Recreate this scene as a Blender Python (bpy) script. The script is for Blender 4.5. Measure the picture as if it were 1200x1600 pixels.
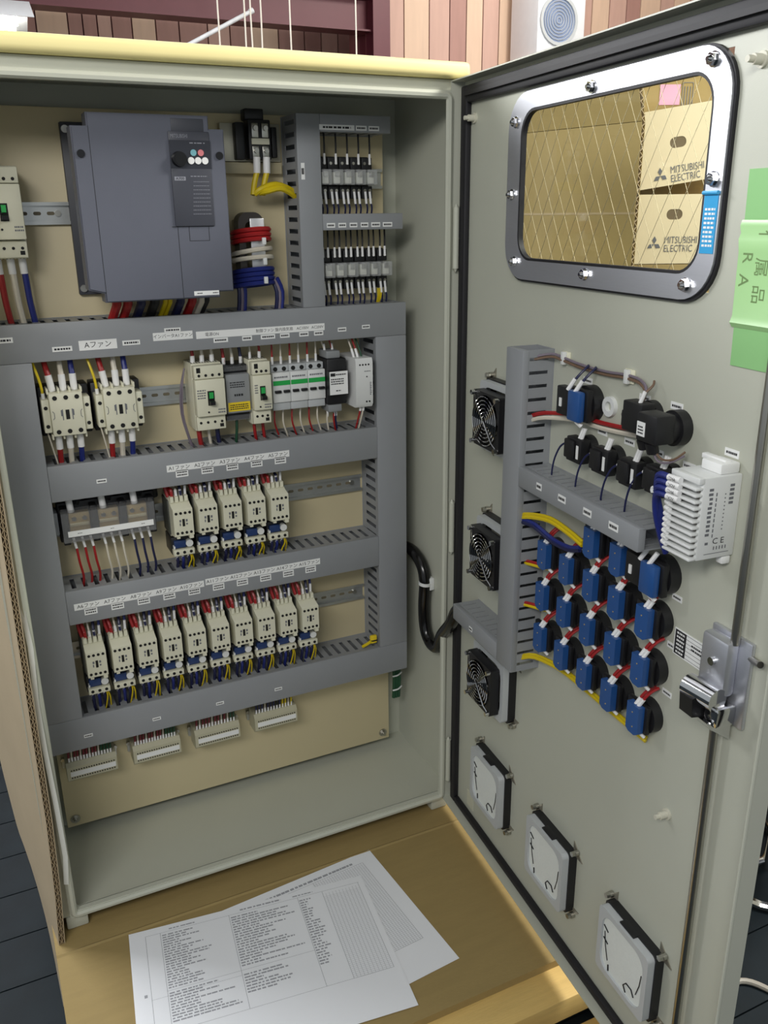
import bpy, bmesh, math, random
from mathutils import Vector, Matrix
random.seed(7)
for o in list(bpy.data.objects): bpy.data.objects.remove(o)
scene = bpy.context.scene
COL = scene.collection
# ---------------------------------------------------------------- camera
cam_d = bpy.data.cameras.new('camera'); cam = bpy.data.objects.new('camera', cam_d); COL.objects.link(cam)
yaw, pitch, roll, fpx = .4427, -.3325, -.0121, 1352.8
fw = Vector((math.sin(yaw)*math.cos(pitch), math.cos(yaw)*math.cos(pitch), math.sin(pitch)))
rt = Vector((math.cos(yaw), -math.sin(yaw), 0)); up = rt.cross(fw)
rt, up = rt*math.cos(roll)+up*math.sin(roll), -rt*math.sin(roll)+up*math.cos(roll)
M = Matrix((rt, up, -fw)).transposed().to_4x4(); M.translation = (-.7791, -1.3661, 1.1979)
cam.matrix_world = M
cam_d.sensor_fit = 'HORIZONTAL'; cam_d.sensor_width = 36; cam_d.lens = fpx/1200*36; cam_d.clip_start = .02
scene.camera = cam
# ---------------------------------------------------------------- world, lights, exposure
scene.view_settings.view_transform = 'Standard'; scene.view_settings.look = 'None'
scene.view_settings.gamma = 1; scene.view_settings.use_curve_mapping = False
scene.view_settings.exposure = 0.0
wd = bpy.data.worlds.new('room_air'); scene.world = wd; wd.use_nodes = True
wd.node_tree.nodes['Background'].inputs[0].default_value = (.80, .86, .90, 1)
wd.node_tree.nodes['Background'].inputs[1].default_value = .49
def area(name, loc, target, sx, sy, power, col):
    l = bpy.data.lights.new(name, 'AREA'); l.shape = 'RECTANGLE'; l.size = sx; l.size_y = sy; l.energy = power; l.color = col
    o = bpy.data.objects.new(name, l); COL.objects.link(o); o.location = loc
    o.rotation_euler = (Vector(target)-Vector(loc)).to_track_quat('-Z', 'Y').to_euler(); return o
area('unseen_area_light', (-1.6, -1.75, 1.98), (-.35, .1, 1.0), 1.2, .4, 25, (1, .98, .94))  # added light, no fixture; low at front left to brighten the cabinet interior
area('unseen_area_light', (-1.75, 1.45, 2.2), (-.1, -.3, 1.15), 1.3, .5, 68, (.97, .98, 1))  # lamp out of view behind left, inferred from the bright door top
area('unseen_area_light', (1.5, -.75, 2.35), (.65, .15, 1.2), 1.2, .4, 78, (1, .97, .91))  # added light, no fixture; brightens the cartons behind the door
area('unseen_area_light', (1.9, 1.4, 2.7), (1.9, 3.0, 1.9), 1.2, .4, 26, (1, .96, .88))  # added light, no fixture; aimed at the back wall to brighten its boards
# ---------------------------------------------------------------- materials
def lin(c): 
    c /= 255; return c/12.92 if c <= .04045 else ((c+.055)/1.055)**2.4
MATS = {}
def mat(name, rgb, rough=.5, metal=0, var=.06, scale=30, bump=0, bscale=300, spec=.5, stretch=None, emit=None, estr=0, rgb2=None):
    if name in MATS: return MATS[name]
    m = bpy.data.materials.new(name); m.use_nodes = True; nt = m.node_tree; N = nt.nodes; b = N['Principled BSDF']
    c = [lin(v) for v in rgb]
    tc = N.new('ShaderNodeTexCoord'); mp = N.new('ShaderNodeMapping'); nz = N.new('ShaderNodeTexNoise'); mx = N.new('ShaderNodeMix')
    mx.data_type = 'RGBA'
    if stretch: mp.inputs['Scale'].default_value = stretch
    nz.inputs['Scale'].default_value = scale; nz.inputs['Detail'].default_value = 3
    nt.links.new(tc.outputs['Object'], mp.inputs['Vector']); nt.links.new(mp.outputs['Vector'], nz.inputs['Vector'])
    nt.links.new(nz.outputs['Fac'], mx.inputs['Factor'])
    c2 = [lin(v) for v in rgb2] if rgb2 else None
    mx.inputs[6].default_value = ([v*(1-var) for v in c] if not c2 else c)+[1]
    mx.inputs[7].default_value = ([min(1, v*(1+var)) for v in c] if not c2 else c2)+[1]
    nt.links.new(mx.outputs[2], b.inputs['Base Color'])
    b.inputs['Roughness'].default_value = rough; b.inputs['Metallic'].default_value = metal
    b.inputs['Specular IOR Level'].default_value = spec
    if bump:
        n2 = N.new('ShaderNodeTexNoise'); n2.inputs['Scale'].default_value = bscale; bp = N.new('ShaderNodeBump')
        bp.inputs['Strength'].default_value = bump; bp.inputs['Distance'].default_value = .002
        nt.links.new(mp.outputs['Vector'], n2.inputs['Vector']); nt.links.new(n2.outputs['Fac'], bp.inputs['Height']); nt.links.new(bp.outputs['Normal'], b.inputs['Normal'])
    if emit:
        b.inputs['Emission Color'].default_value = [lin(v) for v in emit]+[1]; b.inputs['Emission Strength'].default_value = estr
    MATS[name] = m; return m
def clear_mat(name, tint, gloss=.12, rough=.05, dens=.0):
    m = bpy.data.materials.new(name); m.use_nodes = True; nt = m.node_tree; N = nt.nodes
    for n in list(N):
        if n.type == 'BSDF_PRINCIPLED': N.remove(n)
    out = N['Material Output']; tr = N.new('ShaderNodeBsdfTransparent'); gl = N.new('ShaderNodeBsdfGlossy'); df = N.new('ShaderNodeBsdfDiffuse')
    fr = N.new('ShaderNodeFresnel'); fr.inputs['IOR'].default_value = 1.3+gloss
    m1 = N.new('ShaderNodeMixShader'); m2 = N.new('ShaderNodeMixShader'); m1.inputs[0].default_value = dens
    tr.inputs[0].default_value = tint+(1,); df.inputs[0].default_value = (.75, .76, .78, 1); gl.inputs['Roughness'].default_value = rough
    L = nt.links.new
    ge = N.new('ShaderNodeNewGeometry'); mu = N.new('ShaderNodeMath'); mu.operation = 'SUBTRACT'; mu.use_clamp = True
    L(fr.outputs[0], mu.inputs[0]); L(ge.outputs['Backfacing'], mu.inputs[1])
    L(tr.outputs[0], m1.inputs[1]); L(df.outputs[0], m1.inputs[2]); L(mu.outputs[0], m2.inputs[0]); L(m1.outputs[0], m2.inputs[1]); L(gl.outputs[0], m2.inputs[2]); L(m2.outputs[0], out.inputs[0])
    MATS[name] = m; return m
PAINT = mat('cabinet_paint', (190, 192, 178), .42, var=.03, scale=8, bump=.06, bscale=900)
PANEL = mat('cream_paint', (212, 199, 162), .45, var=.03, scale=8, bump=.05, bscale=900)
DUCT = mat('duct_grey', (146, 149, 153), .42, var=.03, scale=25)
BLACK = mat('black_plastic', (24, 24, 27), .45, var=.2)
BLACKG = mat('black_gloss', (14, 13, 13), .2, var=.2)
RUBBER = mat('black_rubber', (26, 25, 30), .6, var=.2)
CREAM = mat('cream_plastic', (222, 220, 198), .4, var=.03)
WHITEP = mat('white_plastic', (225, 227, 226), .4, var=.03)
LGREY = mat('light_grey_plastic', (188, 192, 194), .4, var=.03)
MGREY = mat('mid_grey_plastic', (140, 143, 145), .4, var=.03)
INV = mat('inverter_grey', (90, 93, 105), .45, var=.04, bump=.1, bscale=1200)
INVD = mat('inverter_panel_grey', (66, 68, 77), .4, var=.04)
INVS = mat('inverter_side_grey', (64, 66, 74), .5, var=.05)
HOLE = mat('dark_hole', (12, 12, 12), .7, var=.1)
SCREW = mat('zinc_steel', (185, 183, 175), .3, 1, var=.08)
STEEL = mat('brushed_steel', (214, 216, 224), .42, .9, var=.04, scale=60, stretch=(1, 1, 12))
CHROME = mat('chrome', (215, 215, 215), .08, 1, var=.02)
ZINC = mat('zinc_plate', (200, 196, 178), .4, .5, var=.08)
RAIL = mat('rail_zinc', (196, 198, 196), .34, .85, var=.05)
RED = mat('red_wire', (160, 30, 32), .4, var=.1)
WHITE = mat('white_wire', (215, 208, 192), .45, var=.05)
BLUE = mat('blue_wire', (32, 44, 120), .4, var=.1)
NAVY = mat('navy_wire', (30, 34, 74), .4, var=.1)
YELLOW = mat('yellow_wire', (215, 190, 20), .4, var=.08)
GREEN = mat('green_wire', (28, 74, 50), .45, var=.1)
BROWNW = mat('brown_wire', (116, 92, 74), .5, var=.1)
GREYW = mat('grey_wire', (120, 110, 122), .5, var=.1)
SLEEVE = mat('wire_sleeve', (236, 236, 236), .45, var=.03)
STICK = mat('sticker_white', (240, 241, 240), .5, var=.02)
INK = mat('ink_black', (30, 30, 34), .6, var=.05)
INKG = mat('ink_grey', (110, 112, 118), .6, var=.05)
BLUEC = mat('blue_cover', (38, 82, 144), .28, var=.06)
OLBLUE = mat('relay_blue', (36, 60, 110), .35, var=.06)
GRN = mat('green_mark', (40, 170, 80), .4, var=.05)
TEAL = mat('teal_button', (120, 180, 190), .4, var=.05)
PINK = mat('pink_button', (220, 130, 135), .4, var=.05)
YELLAB = mat('yellow_label', (235, 205, 40), .45, var=.03)
CARD = mat('cardboard', (153, 132, 84), .8, var=.10, scale=14, stretch=(1, 6, 1), bump=.15, bscale=120)
CARDL = mat('cardboard_pale', (182, 165, 136), .8, var=.06, scale=14, bump=.1, bscale=120)
CARDC = mat('cardboard_cream', (240, 224, 188), .75, var=.03, scale=10)
FLUTE = mat('cardboard_flute', (170, 150, 118), .85, var=.1)
FOAM = mat('yellow_cover', (244, 230, 164), .6, var=.04, scale=10)
PAPER = mat('paper', (238, 240, 244), .6, var=.01, scale=6)
WOOD = mat('pallet_wood', (214, 182, 112), .6, var=.14, scale=9, stretch=(1, 12, 12), bump=.2, bscale=60)
PLANKA = mat('wall_board_pink', (196, 160, 146), .6, var=.10, scale=5, stretch=(8, 8, 1))
PLANKB = mat('wall_board_tan', (214, 184, 160), .6, var=.10, scale=5, stretch=(8, 8, 1))
PLANKC = mat('wall_board_brown', (170, 130, 120), .6, var=.12, scale=5, stretch=(8, 8, 1))
MAROON = mat('maroon_steel', (92, 36, 46), .5, var=.08)
FLOORM = mat('floor_dark', (22, 32, 38), .6, spec=.2, var=.35, scale=18, bump=.1, bscale=80)
JOINT = mat('floor_joint', (18, 22, 24), .8, var=.1)
TAPEG = mat('green_tape', (146, 200, 134), .3, var=.05)
TAPEGL = mat('green_tape_sticker', (172, 218, 152), .35, var=.04)
TAPEB = mat('blue_tape', (64, 166, 222), .25, var=.05)
FILTER = mat('filter_mesh', (226, 230, 226), .8, var=.04, scale=200, bump=.3, bscale=900)
COPPER = mat('brass_bar', (206, 180, 124), .35, .4, var=.06)
CORE = mat('ferrite_core', (58, 52, 50), .35, .3, var=.1)
WHITEROOM = mat('white_paint', (225, 228, 232), .5, var=.04)
ROPE = mat('rope', (232, 226, 214), .8, var=.1)
LAMPM = mat('lamp_tube', (255, 255, 255), .5, emit=(255, 252, 240), estr=22)
FILM = mat('film_white', (226, 228, 222), .3, var=.03)
GLASS = clear_mat('wired_glass', (.93, .95, .92), .12, .02)
CLEAR = clear_mat('clear_plastic', (.90, .90, .90), .25, .12, .10)
RELAYC = clear_mat('relay_clear', (.90, .92, .91), .45, .08, .30)
# ---------------------------------------------------------------- geometry helpers
class MB:
    def __init__(s): s.v = []; s.f = []
    def add(s, vs, fs):
        n = len(s.v); s.v += [tuple(p) for p in vs]; s.f += [tuple(i+n for i in f) for f in fs]; return s
    def box(s, x0, x1, y0, y1, z0, z1):
        if x0 > x1: x0, x1 = x1, x0
        if y0 > y1: y0, y1 = y1, y0
        if z0 > z1: z0, z1 = z1, z0
        return s.add([(x0,y0,z0),(x1,y0,z0),(x1,y1,z0),(x0,y1,z0),(x0,y0,z1),(x1,y0,z1),(x1,y1,z1),(x0,y1,z1)],
                     [(0,3,2,1),(4,5,6,7),(0,1,5,4),(1,2,6,5),(2,3,7,6),(3,0,4,7)])
    def bb(s, x0, x1, y0, y1, z0, z1, r=.002, seg=2):      # bevelled box
        bm = bmesh.new(); bmesh.ops.create_cube(bm, size=1)
        for v in bm.verts: v.co = Vector(((x0+x1)/2+v.co.x*abs(x1-x0), (y0+y1)/2+v.co.y*abs(y1-y0), (z0+z1)/2+v.co.z*abs(z1-z0)))
        bmesh.ops.bevel(bm, geom=bm.edges[:], offset=r, segments=seg, affect='EDGES', profile=.5)
        bm.verts.index_update()
        s.add([v.co for v in bm.verts], [[v.index for v in f.verts] for f in bm.faces]); bm.free(); return s
    def cyl(s, p0, p1, r, n=12, r2=None):
        p0, p1 = Vector(p0), Vector(p1); d = (p1-p0).normalized(); a = d.orthogonal().normalized(); b = d.cross(a)
        r2 = r if r2 is None else r2; vs = []
        for i in range(n):
            t = 2*math.pi*i/n; q = a*math.cos(t)+b*math.sin(t); vs += [p0+q*r, p1+q*r2]
        fs = [(2*i, 2*((i+1)%n), 2*((i+1)%n)+1, 2*i+1) for i in range(n)]
        fs += [tuple(2*i for i in range(n))[::-1], tuple(2*i+1 for i in range(n))]
        return s.add(vs, fs)
    def prism(s, poly, a0, a1, axis='y'):                    # poly of 2-D points swept along an axis
        def P(p, a): return (p[0], a, p[1]) if axis == 'y' else ((a, p[0], p[1]) if axis == 'x' else (p[0], p[1], a))
        n = len(poly); vs = [P(p, a0) for p in poly]+[P(p, a1) for p in poly]
        fs = [(i, (i+1)%n, n+(i+1)%n, n+i) for i in range(n)]+[tuple(range(n))[::-1], tuple(range(n, 2*n))]
        return s.add(vs, fs)
    def ring(s, A, B, y0, y1):                               # band between two outlines with equal counts, in x-z, swept in y
        n = len(A); vs = [(p[0],y0,p[1]) for p in A]+[(p[0],y0,p[1]) for p in B]+[(p[0],y1,p[1]) for p in A]+[(p[0],y1,p[1]) for p in B]; fs = []
        for i in range(n):
            j = (i+1)%n; fs += [(i,j,n+j,n+i), (2*n+i,3*n+i,3*n+j,2*n+j), (i,2*n+i,2*n+j,j), (n+i,n+j,3*n+j,3*n+i)]
        return s.add(vs, fs)
    def tube(s, pts, r, n=7, closed=False, smooth=3):
        P = [Vector(p) for p in pts]
        if smooth and len(P) > 2:
            Q = []; m = len(P)
            for i in range(m if closed else m-1):
                p0 = P[(i-1)%m] if closed or i else P[0]; p1 = P[i]; p2 = P[(i+1)%m]; p3 = P[(i+2)%m] if closed or i+2 < m else P[m-1]
                for k in range(smooth):
                    t = k/smooth
                    Q.append(.5*((2*p1)+(p2-p0)*t+(2*p0-5*p1+4*p2-p3)*t*t+(3*p1-p0-3*p2+p3)*t**3))
            if not closed: Q.append(P[-1])
            P = Q
        m = len(P); vs = []; a = None
        for i, p in enumerate(P):
            d = (P[(i+1)%m]-P[i-1]) if closed else (P[min(i+1, m-1)]-P[max(i-1, 0)])
            d.normalize()
            a = d.orthogonal().normalized() if a is None else (a-d*a.dot(d)).normalized()
            b = d.cross(a)
            for k in range(n): t = 2*math.pi*k/n; vs.append(p+(a*math.cos(t)+b*math.sin(t))*r)
        fs = [(i*n+k, i*n+(k+1)%n, ((i+1)%m)*n+(k+1)%n, ((i+1)%m)*n+k) for i in range(m if closed else m-1) for k in range(n)]
        if not closed: fs += [tuple(range(n))[::-1], tuple(range((m-1)*n, m*n))]
        return s.add(vs, fs)
    def mesh(s, name, m):
        me = bpy.data.meshes.new(name); me.from_pydata(s.v, [], s.f); me.update()
        bm = bmesh.new(); bm.from_mesh(me); bmesh.ops.recalc_face_normals(bm, faces=bm.faces); bm.to_mesh(me); bm.free()
        me.polygons.foreach_set('use_smooth', [True]*len(me.polygons)); me.set_sharp_from_angle(angle=math.radians(38))
        me.materials.append(m); return me
    def build(s, name, m, parent=None, loc=(0,0,0), rz=0): return inst(name, s.mesh(name, m), parent, loc, rz)
def inst(name, me, parent=None, loc=(0,0,0), rz=0):
    o = bpy.data.objects.new(name, me); COL.objects.link(o); o.parent = parent; o.location = loc
    if rz: o.rotation_euler = (0,0,rz)
    return o
def tag(o, label=None, cat=None, group=None, kind=None):
    if label: o['label'] = label
    if cat: o['category'] = cat
    if group: o['group'] = group
    if kind: o['kind'] = kind
    return o
def thing(name, label, cat, loc=(0,0,0), rz=0, group=None):
    o = bpy.data.objects.new(name, None); COL.objects.link(o); o.location = loc; o.rotation_euler = (0,0,rz); o.empty_display_size = .02
    return tag(o, label, cat, group)
def copy_tree(o, parent=None):
    c = o.copy(); COL.objects.link(c); c.parent = parent
    for ch in list(o.children): copy_tree(ch, c)
    return c
def place(proto, used, loc, label, rz=None):
    o = proto if not used else copy_tree(proto); o.location = loc; o['label'] = label
    if rz is not None: o.rotation_euler = (0,0,rz)
    return o
def rrect(x0, x1, z0, z1, r, n=6):
    out = []
    for cx, cz, a in ((x1-r, z1-r, 0), (x0+r, z1-r, 90), (x0+r, z0+r, 180), (x1-r, z0+r, 270)):
        for k in range(n+1): t = math.radians(a+90*k/n); out.append((cx+r*math.cos(t), cz+r*math.sin(t)))
    return out
def disc(cx, cz, r, n=14): return [(cx+r*math.cos(2*math.pi*k/n), cz+r*math.sin(2*math.pi*k/n)) for k in range(n)]
TXT = {}
def prep_texts(lst):
    for body in lst:
        cu = bpy.data.curves.new('t', 'FONT'); cu.body = body; cu.size = 1; cu.resolution_u = 2; cu.align_x = 'CENTER'; cu.align_y = 'CENTER'
        ob = bpy.data.objects.new('t', cu); COL.objects.link(ob); TXT[body] = ob
    bpy.context.view_layer.update(); dg = bpy.context.evaluated_depsgraph_get()
    for body in lst:
        ob = TXT[body]; me = bpy.data.meshes.new_from_object(ob.evaluated_get(dg))
        vs = [v.co.copy() for v in me.vertices]; fs = [tuple(p.vertices) for p in me.polygons]
        xs = [v.x for v in vs] or [0]; TXT[body] = (vs, fs, max(xs)-min(xs))
        bpy.data.objects.remove(ob); bpy.data.meshes.remove(me)
def text_mb(mb, body, x, z, h, y, width=None, rot=0):
    vs, fs, w = TXT[body]; sx = h if width is None else width/max(w, 1e-6); c, s_ = math.cos(rot), math.sin(rot)
    return mb.add([(x+c*v.x*sx-s_*v.y*h, y, z+s_*v.x*sx+c*v.y*h) for v in vs], fs)
FAN = ['A%dファン' % i for i in range(1, 16)]
prep_texts(FAN+['Aファン', 'インバータA1ファン', '電源ON', '制御ファン', '盤内換気扇', 'AC100V', 'AC200V', 'MITSUBISHI', 'ELECTRIC', 'NOV', 'E24A', 'R', 'A', '付', '属', '品', 'A700', 'C E'])
def marks(mb, x0, x1, z0, z1, y, rows=1, n=5):              # unreadable small print as little strokes
    hz = (z1-z0)/rows
    for r in range(rows):
        x = x0
        while x < x1-.0004:
            w = random.uniform(.5, 1.3)*(x1-x0)/n; xe = min(x+w*.75, x1)
            mb.box(x, xe, y, y-.0001, z0+hz*(r+.25), z0+hz*(r+.75)); x += w
    return mb
# ---------------------------------------------------------------- frames
YP, YQ = .2296, .1494                                         # mounting panel face, duct cover face
TH = 1.485; DU = Vector((-math.cos(TH), -math.sin(TH), 0)); DN = Vector((-math.sin(TH), math.cos(TH), 0)); D0 = Vector((.0248, 0, 0))
DROT = math.atan2(DU.y, DU.x)
def dp(u, z, w=0): return D0+DU*u+DN*w+Vector((0, 0, z))
FZ = -.19                                                     # workshop floor
# ================================================================ the room
fl = tag(MB().box(-4, 4.5, -4, 4.2, FZ-.06, FZ-.006).build('floor', JOINT), kind='structure')
pl_me = MB().box(-1.5, 1.5, -.0635, .0635, -.007, 0).mesh('floor_board', FLOORM)
for i in range(22):
    inst('floor_board', pl_me, fl, (-.2, -1.15+.13*i, FZ))
for sx in (-1, 1):
    MB().box(0, 2.6, -4, 4.1, FZ-.006, FZ-.0005).build('floor_board', FLOORM, fl, (-4.35 if sx < 0 else 1.32, 0, 0))
wb = tag(MB().box(1.2, 5.0, 3.06, 3.15, FZ, 3.1).build('wall_back', MAROON), kind='structure')
x = 1.30; k = 0
while x < 4.2:
    w = random.choice((.10, .145, .16, .12)); 
    MB().box(x, x+w-.006, 3.045, 3.06, FZ, 3.1).build('wall_board', (PLANKA, PLANKB, PLANKA, PLANKC, PLANKB)[k % 5], wb); x += w; k += 1
wl = tag(MB().box(-3.5, 1.6, 3.66, 3.75, FZ, 3.1).build('wall_left', MAROON), kind='structure')
x = -1.2; k = 0
while x < 1.55:
    w = random.choice((.07, .10, .15, .12))
    MB().box(x, x+w-.007, 3.645, 3.66, FZ, 3.1).build('wall_board', (PLANKC, PLANKC, PLANKA, PLANKC, PLANKB)[k % 5], wl); x += w; k += 1
tag(MB().box(-4, 4.5, -4, 4.2, 3.1, 3.15).build('ceiling', WHITEROOM), kind='structure')
tag(MB().box(4.5, 4.6, -4, 4.2, FZ, 3.1).build('wall_right', PLANKB), kind='structure')
# steel column and beam
t = thing('steel_column', 'dark maroon steel column where the two board walls meet', 'column', (1.26, 2.9, FZ))
MB().box(-.045, .045, -.006, 0, 0, 3.2).build('flange', MAROON, t); MB().box(-.045, .045, .08, .086, 0, 3.2).build('flange', MAROON, t); MB().box(-.004, .004, 0, .08, 0, 3.2).build('web', MAROON, t)
t = thing('steel_beam', 'horizontal maroon steel beam crossing to the column above the cabinet', 'beam', (0, 2.98, 2.03))
MB().box(-2.6, 1.215, -.06, .06, 0, .008).build('flange', MAROON, t); MB().box(-2.6, 1.215, -.06, .06, .142, .15).build('flange', MAROON, t); MB().box(-2.6, 1.215, -.004, .004, .008, .142).build('web', MAROON, t)
# hanging cords
for (px, z0, lab, dx) in ((.37, 1.5, 'pale cord hanging alone beside the slanting white rod behind the cabinet', .01), (.475, 1.5, 'pale cord second from left in the row hanging behind the cabinet', -.015), (.515, 1.5, 'middle pale cord of the close bunch behind the cabinet', .02), (.545, 1.5, 'pale cord at the right of the close bunch behind the cabinet', -.02),
                       (.685, 1.5, 'twisted pale cord hanging right of the close bunch', .006), (.992, 1.5, 'rightmost pale cord hanging near the maroon column', 0)):
    tag(MB().tube([(px+dx, 2.6, 3.1), (px, 2.6, 2.6), (px-dx*.4, 2.6, 2.0), (px, 2.6, z0)], .0035, 6).build('hanging_cord', ROPE), lab, 'cord', 'cords hanging behind the cabinet')
t = thing('white_rod', 'slanting white rod hung among the cords behind the cabinet', 'rod', (.33, 2.68, 1.92))
MB().cyl((-.17, 0, -.09), (.2, 0, .1), .009, 10).build('rod', WHITEROOM, t); MB().cyl((-.185, 0, -.098), (-.17, 0, -.09), .012, 10).build('end_cap', WHITEROOM, t); MB().cyl((.2, 0, .1), (.215, 0, .108), .012, 10).build('end_cap', WHITEROOM, t)
# glowing lamp, upper left
t = thing('workshop_lamp', 'glowing fluorescent lamp hanging behind the cabinet', 'lamp', (-1.03, 2.55, 1.885))
MB().prism([(-.16, 0), (-.05, .07), (.05, .07), (.16, 0), (.15, 0), (.045, .06), (-.045, .06), (-.15, 0)], -.65, .65, 'x').build('reflector', WHITEROOM, t)
for s in (-.05, .05): MB().cyl((-.6, s, .005), (.6, s, .005), .019, 12).build('tube', LAMPM, t)
# fan unit on the wall
t = thing('wall_fan_unit', 'white boxed wall unit with round grey fan on the board wall', 'fan', (2.19, 2.75, 1.945))
MB().bb(-.125, .17, 0, .25, 0, .42, .01).build('housing', WHITEROOM, t)
MB().ring(disc(0, .17, .115, 24), disc(0, .17, .10, 24), -.012, .0).build('rim', LGREY, t)
MB().prism(disc(0, .17, .10, 24), -.003, .0).build('grille_back', mat('fan_blue_grey', (128, 142, 170), .5), t)
for k in range(6): MB().tube([(disc(0, .17, .014+.015*k, 16)[i][0], -.008, disc(0, .17, .014+.015*k, 16)[i][1]) for i in range(16)], .0015, 5, True, 0).build('guard_ring', LGREY, t)
t['label'] = 'white boxed wall unit with round grey fan on the board wall'
t2 = thing('wall_bracket', 'pale bracket board fixed under the white wall fan unit', 'bracket', (2.19, 2.75, 1.855))
MB().box(-.16, .18, 0, .28, .05, .085).build('board', PLANKB, t2); MB().box(-.02, .02, 0, .28, -.02, .05).build('strut', PLANKB, t2)
# ================================================================ packing, pallet, papers
t = thing('pallet', 'pale wooden pallet under the cardboard sheet', 'pallet', (0, 0, FZ))
for y0, x1 in ((-.50, .16), (-.62, -.12), (-.10, .16), (.12, .16)):
    MB().bb(-.80, x1, y0, y0+.095, .10, .145, .003).build('deck_board', WOOD, t)
for x0 in (-.78, -.36, .06): MB().bb(x0, x0+.09, -.60, .30, .012, .10, .003).build('stringer', WOOD, t)
for y0 in (-.55, -.05, .2): MB().box(-.80, .16, y0, y0+.09, 0, .012).build('base_board', WOOD, t)
BZ = -.030
t = thing('cardboard_sheet', 'brown cardboard sheet on the pallet under the cabinet and papers', 'cardboard', (0, 0, 0))
MB().box(-.80, .06, -.438, -.048, FZ+.145, BZ-.0005).build('front_flap', CARD, t)
MB().box(-.80, .06, -.046, .30, FZ+.145, BZ-.0005).build('rear_part', CARD, t)
MB().prism([(-.050, BZ-.0005), (-.046, BZ+.0016), (-.042, BZ-.0005)], -.80, .03, 'x').build('crease', CARD, t)
# side sheet of the carton, splayed
def side_x(zz):  # outer liner x at the front edge
    tb = [(-.17, -.797), (-.13, -.794), (.07, -.781), (.23, -.7755), (.4, -.7745), (.8, -.771), (1.5, -.768)]
    for (a, xa), (b, xb) in zip(tb, tb[1:]):
        if zz <= b: return xa+(xb-xa)*(zz-a)/(b-a)
    return tb[-1][1]
def back_x(zz):
    tb = [(-.17, -.806), (0, -.830), (.14, -.838), (.5, -.85), (1.5, -.86)]
    for (a, xa), (b, xb) in zip(tb, tb[1:]):
        if zz <= b: return xa+(xb-xa)*(zz-a)/(b-a)
    return tb[-1][1]
t = thing('carton_side_wall', 'tall pale cardboard carton wall with corrugated cut edge along the cabinet', 'cardboard', (0, 0, 0))
NZ = 60; zs = [-.17+1.6*i/NZ for i in range(NZ+1)]
def liner(off, th, name, m):
    mb = MB(); vs = []; fs = []
    for zz in zs:
        xf = side_x(zz)+off-.006; xb = back_x(zz)+off-.006
        vs += [(xf, -.02, zz), (xf+th, -.02, zz), (xb+th, .30, zz), (xb, .30, zz)]
    for i in range(NZ):
        a, b = 4*i, 4*i+4
        for k in range(4): fs.append((a+k, a+(k+1) % 4, b+(k+1) % 4, b+k))
    fs += [(0, 1, 2, 3), (4*NZ, 4*NZ+3, 4*NZ+2, 4*NZ+1)]
    mb.add(vs, fs).build(name, m, t)
liner(0, .0012, 'outer_liner', CARDL); liner(.0055, .0008, 'middle_liner', FLUTE); liner(.0098, .0012, 'inner_liner', CARDL)
for off, wd_, pitch_ in ((.0012, .0043, .0075), (.0063, .0035, .0065)):
    mb = MB(); zz = -.168; k = 0
    while zz < 1.42:
        xa = side_x(zz)+off-.006; z2 = zz+pitch_; p = (xa, zz) if k % 2 == 0 else (xa+wd_, zz); q = (xa+wd_, z2) if k % 2 == 0 else (xa, z2)
        mb.prism([p, (p[0], p[1]+.0014), (q[0], q[1]+.0014), q], -.0205, .05); zz = z2; k += 1
    mb.build('flutes', FLUTE, t)
# loose protective film between carton and cabinet
mb = MB(); vs = []; fs = []
pts = [(.80, -.762, .0), (.62, -.7605, .0), (.55, -.757, -.008), (.45, -.7615, -.003), (.36, -.7605, -.006), (.25, -.757, -.007), (.14, -.7555, -.005), (.08, -.761, -.002)]
for zz, xx, yv in pts: vs += [(xx-.008, yv, zz), (xx, yv-.004, zz), (xx, yv-.0045, zz), (xx-.008, yv-.0005, zz)]
for i in range(len(pts)-1):
    for k in range(4): fs.append((4*i+k, 4*i+(k+1) % 4, 4*i+4+(k+1) % 4, 4*i+4+k))
tag(mb.add(vs, fs).build('protective_film', FILM), 'thin white protective film peeling along the cabinet edge beside the carton wall', 'film')
# yellow lit cover on top of the cabinet
t = thing('top_cover', 'padded yellow cover board lying on top of the cabinet', 'cover', (0, 0, 1.404))
MB().bb(-.90, .031, -.012, .30, 0.001, .025, .008, 3).build('pad', FOAM, t); MB().box(-.90, -.10, .004, .29, .025, .0265).build('top_sheet', PAPER, t)
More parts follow.
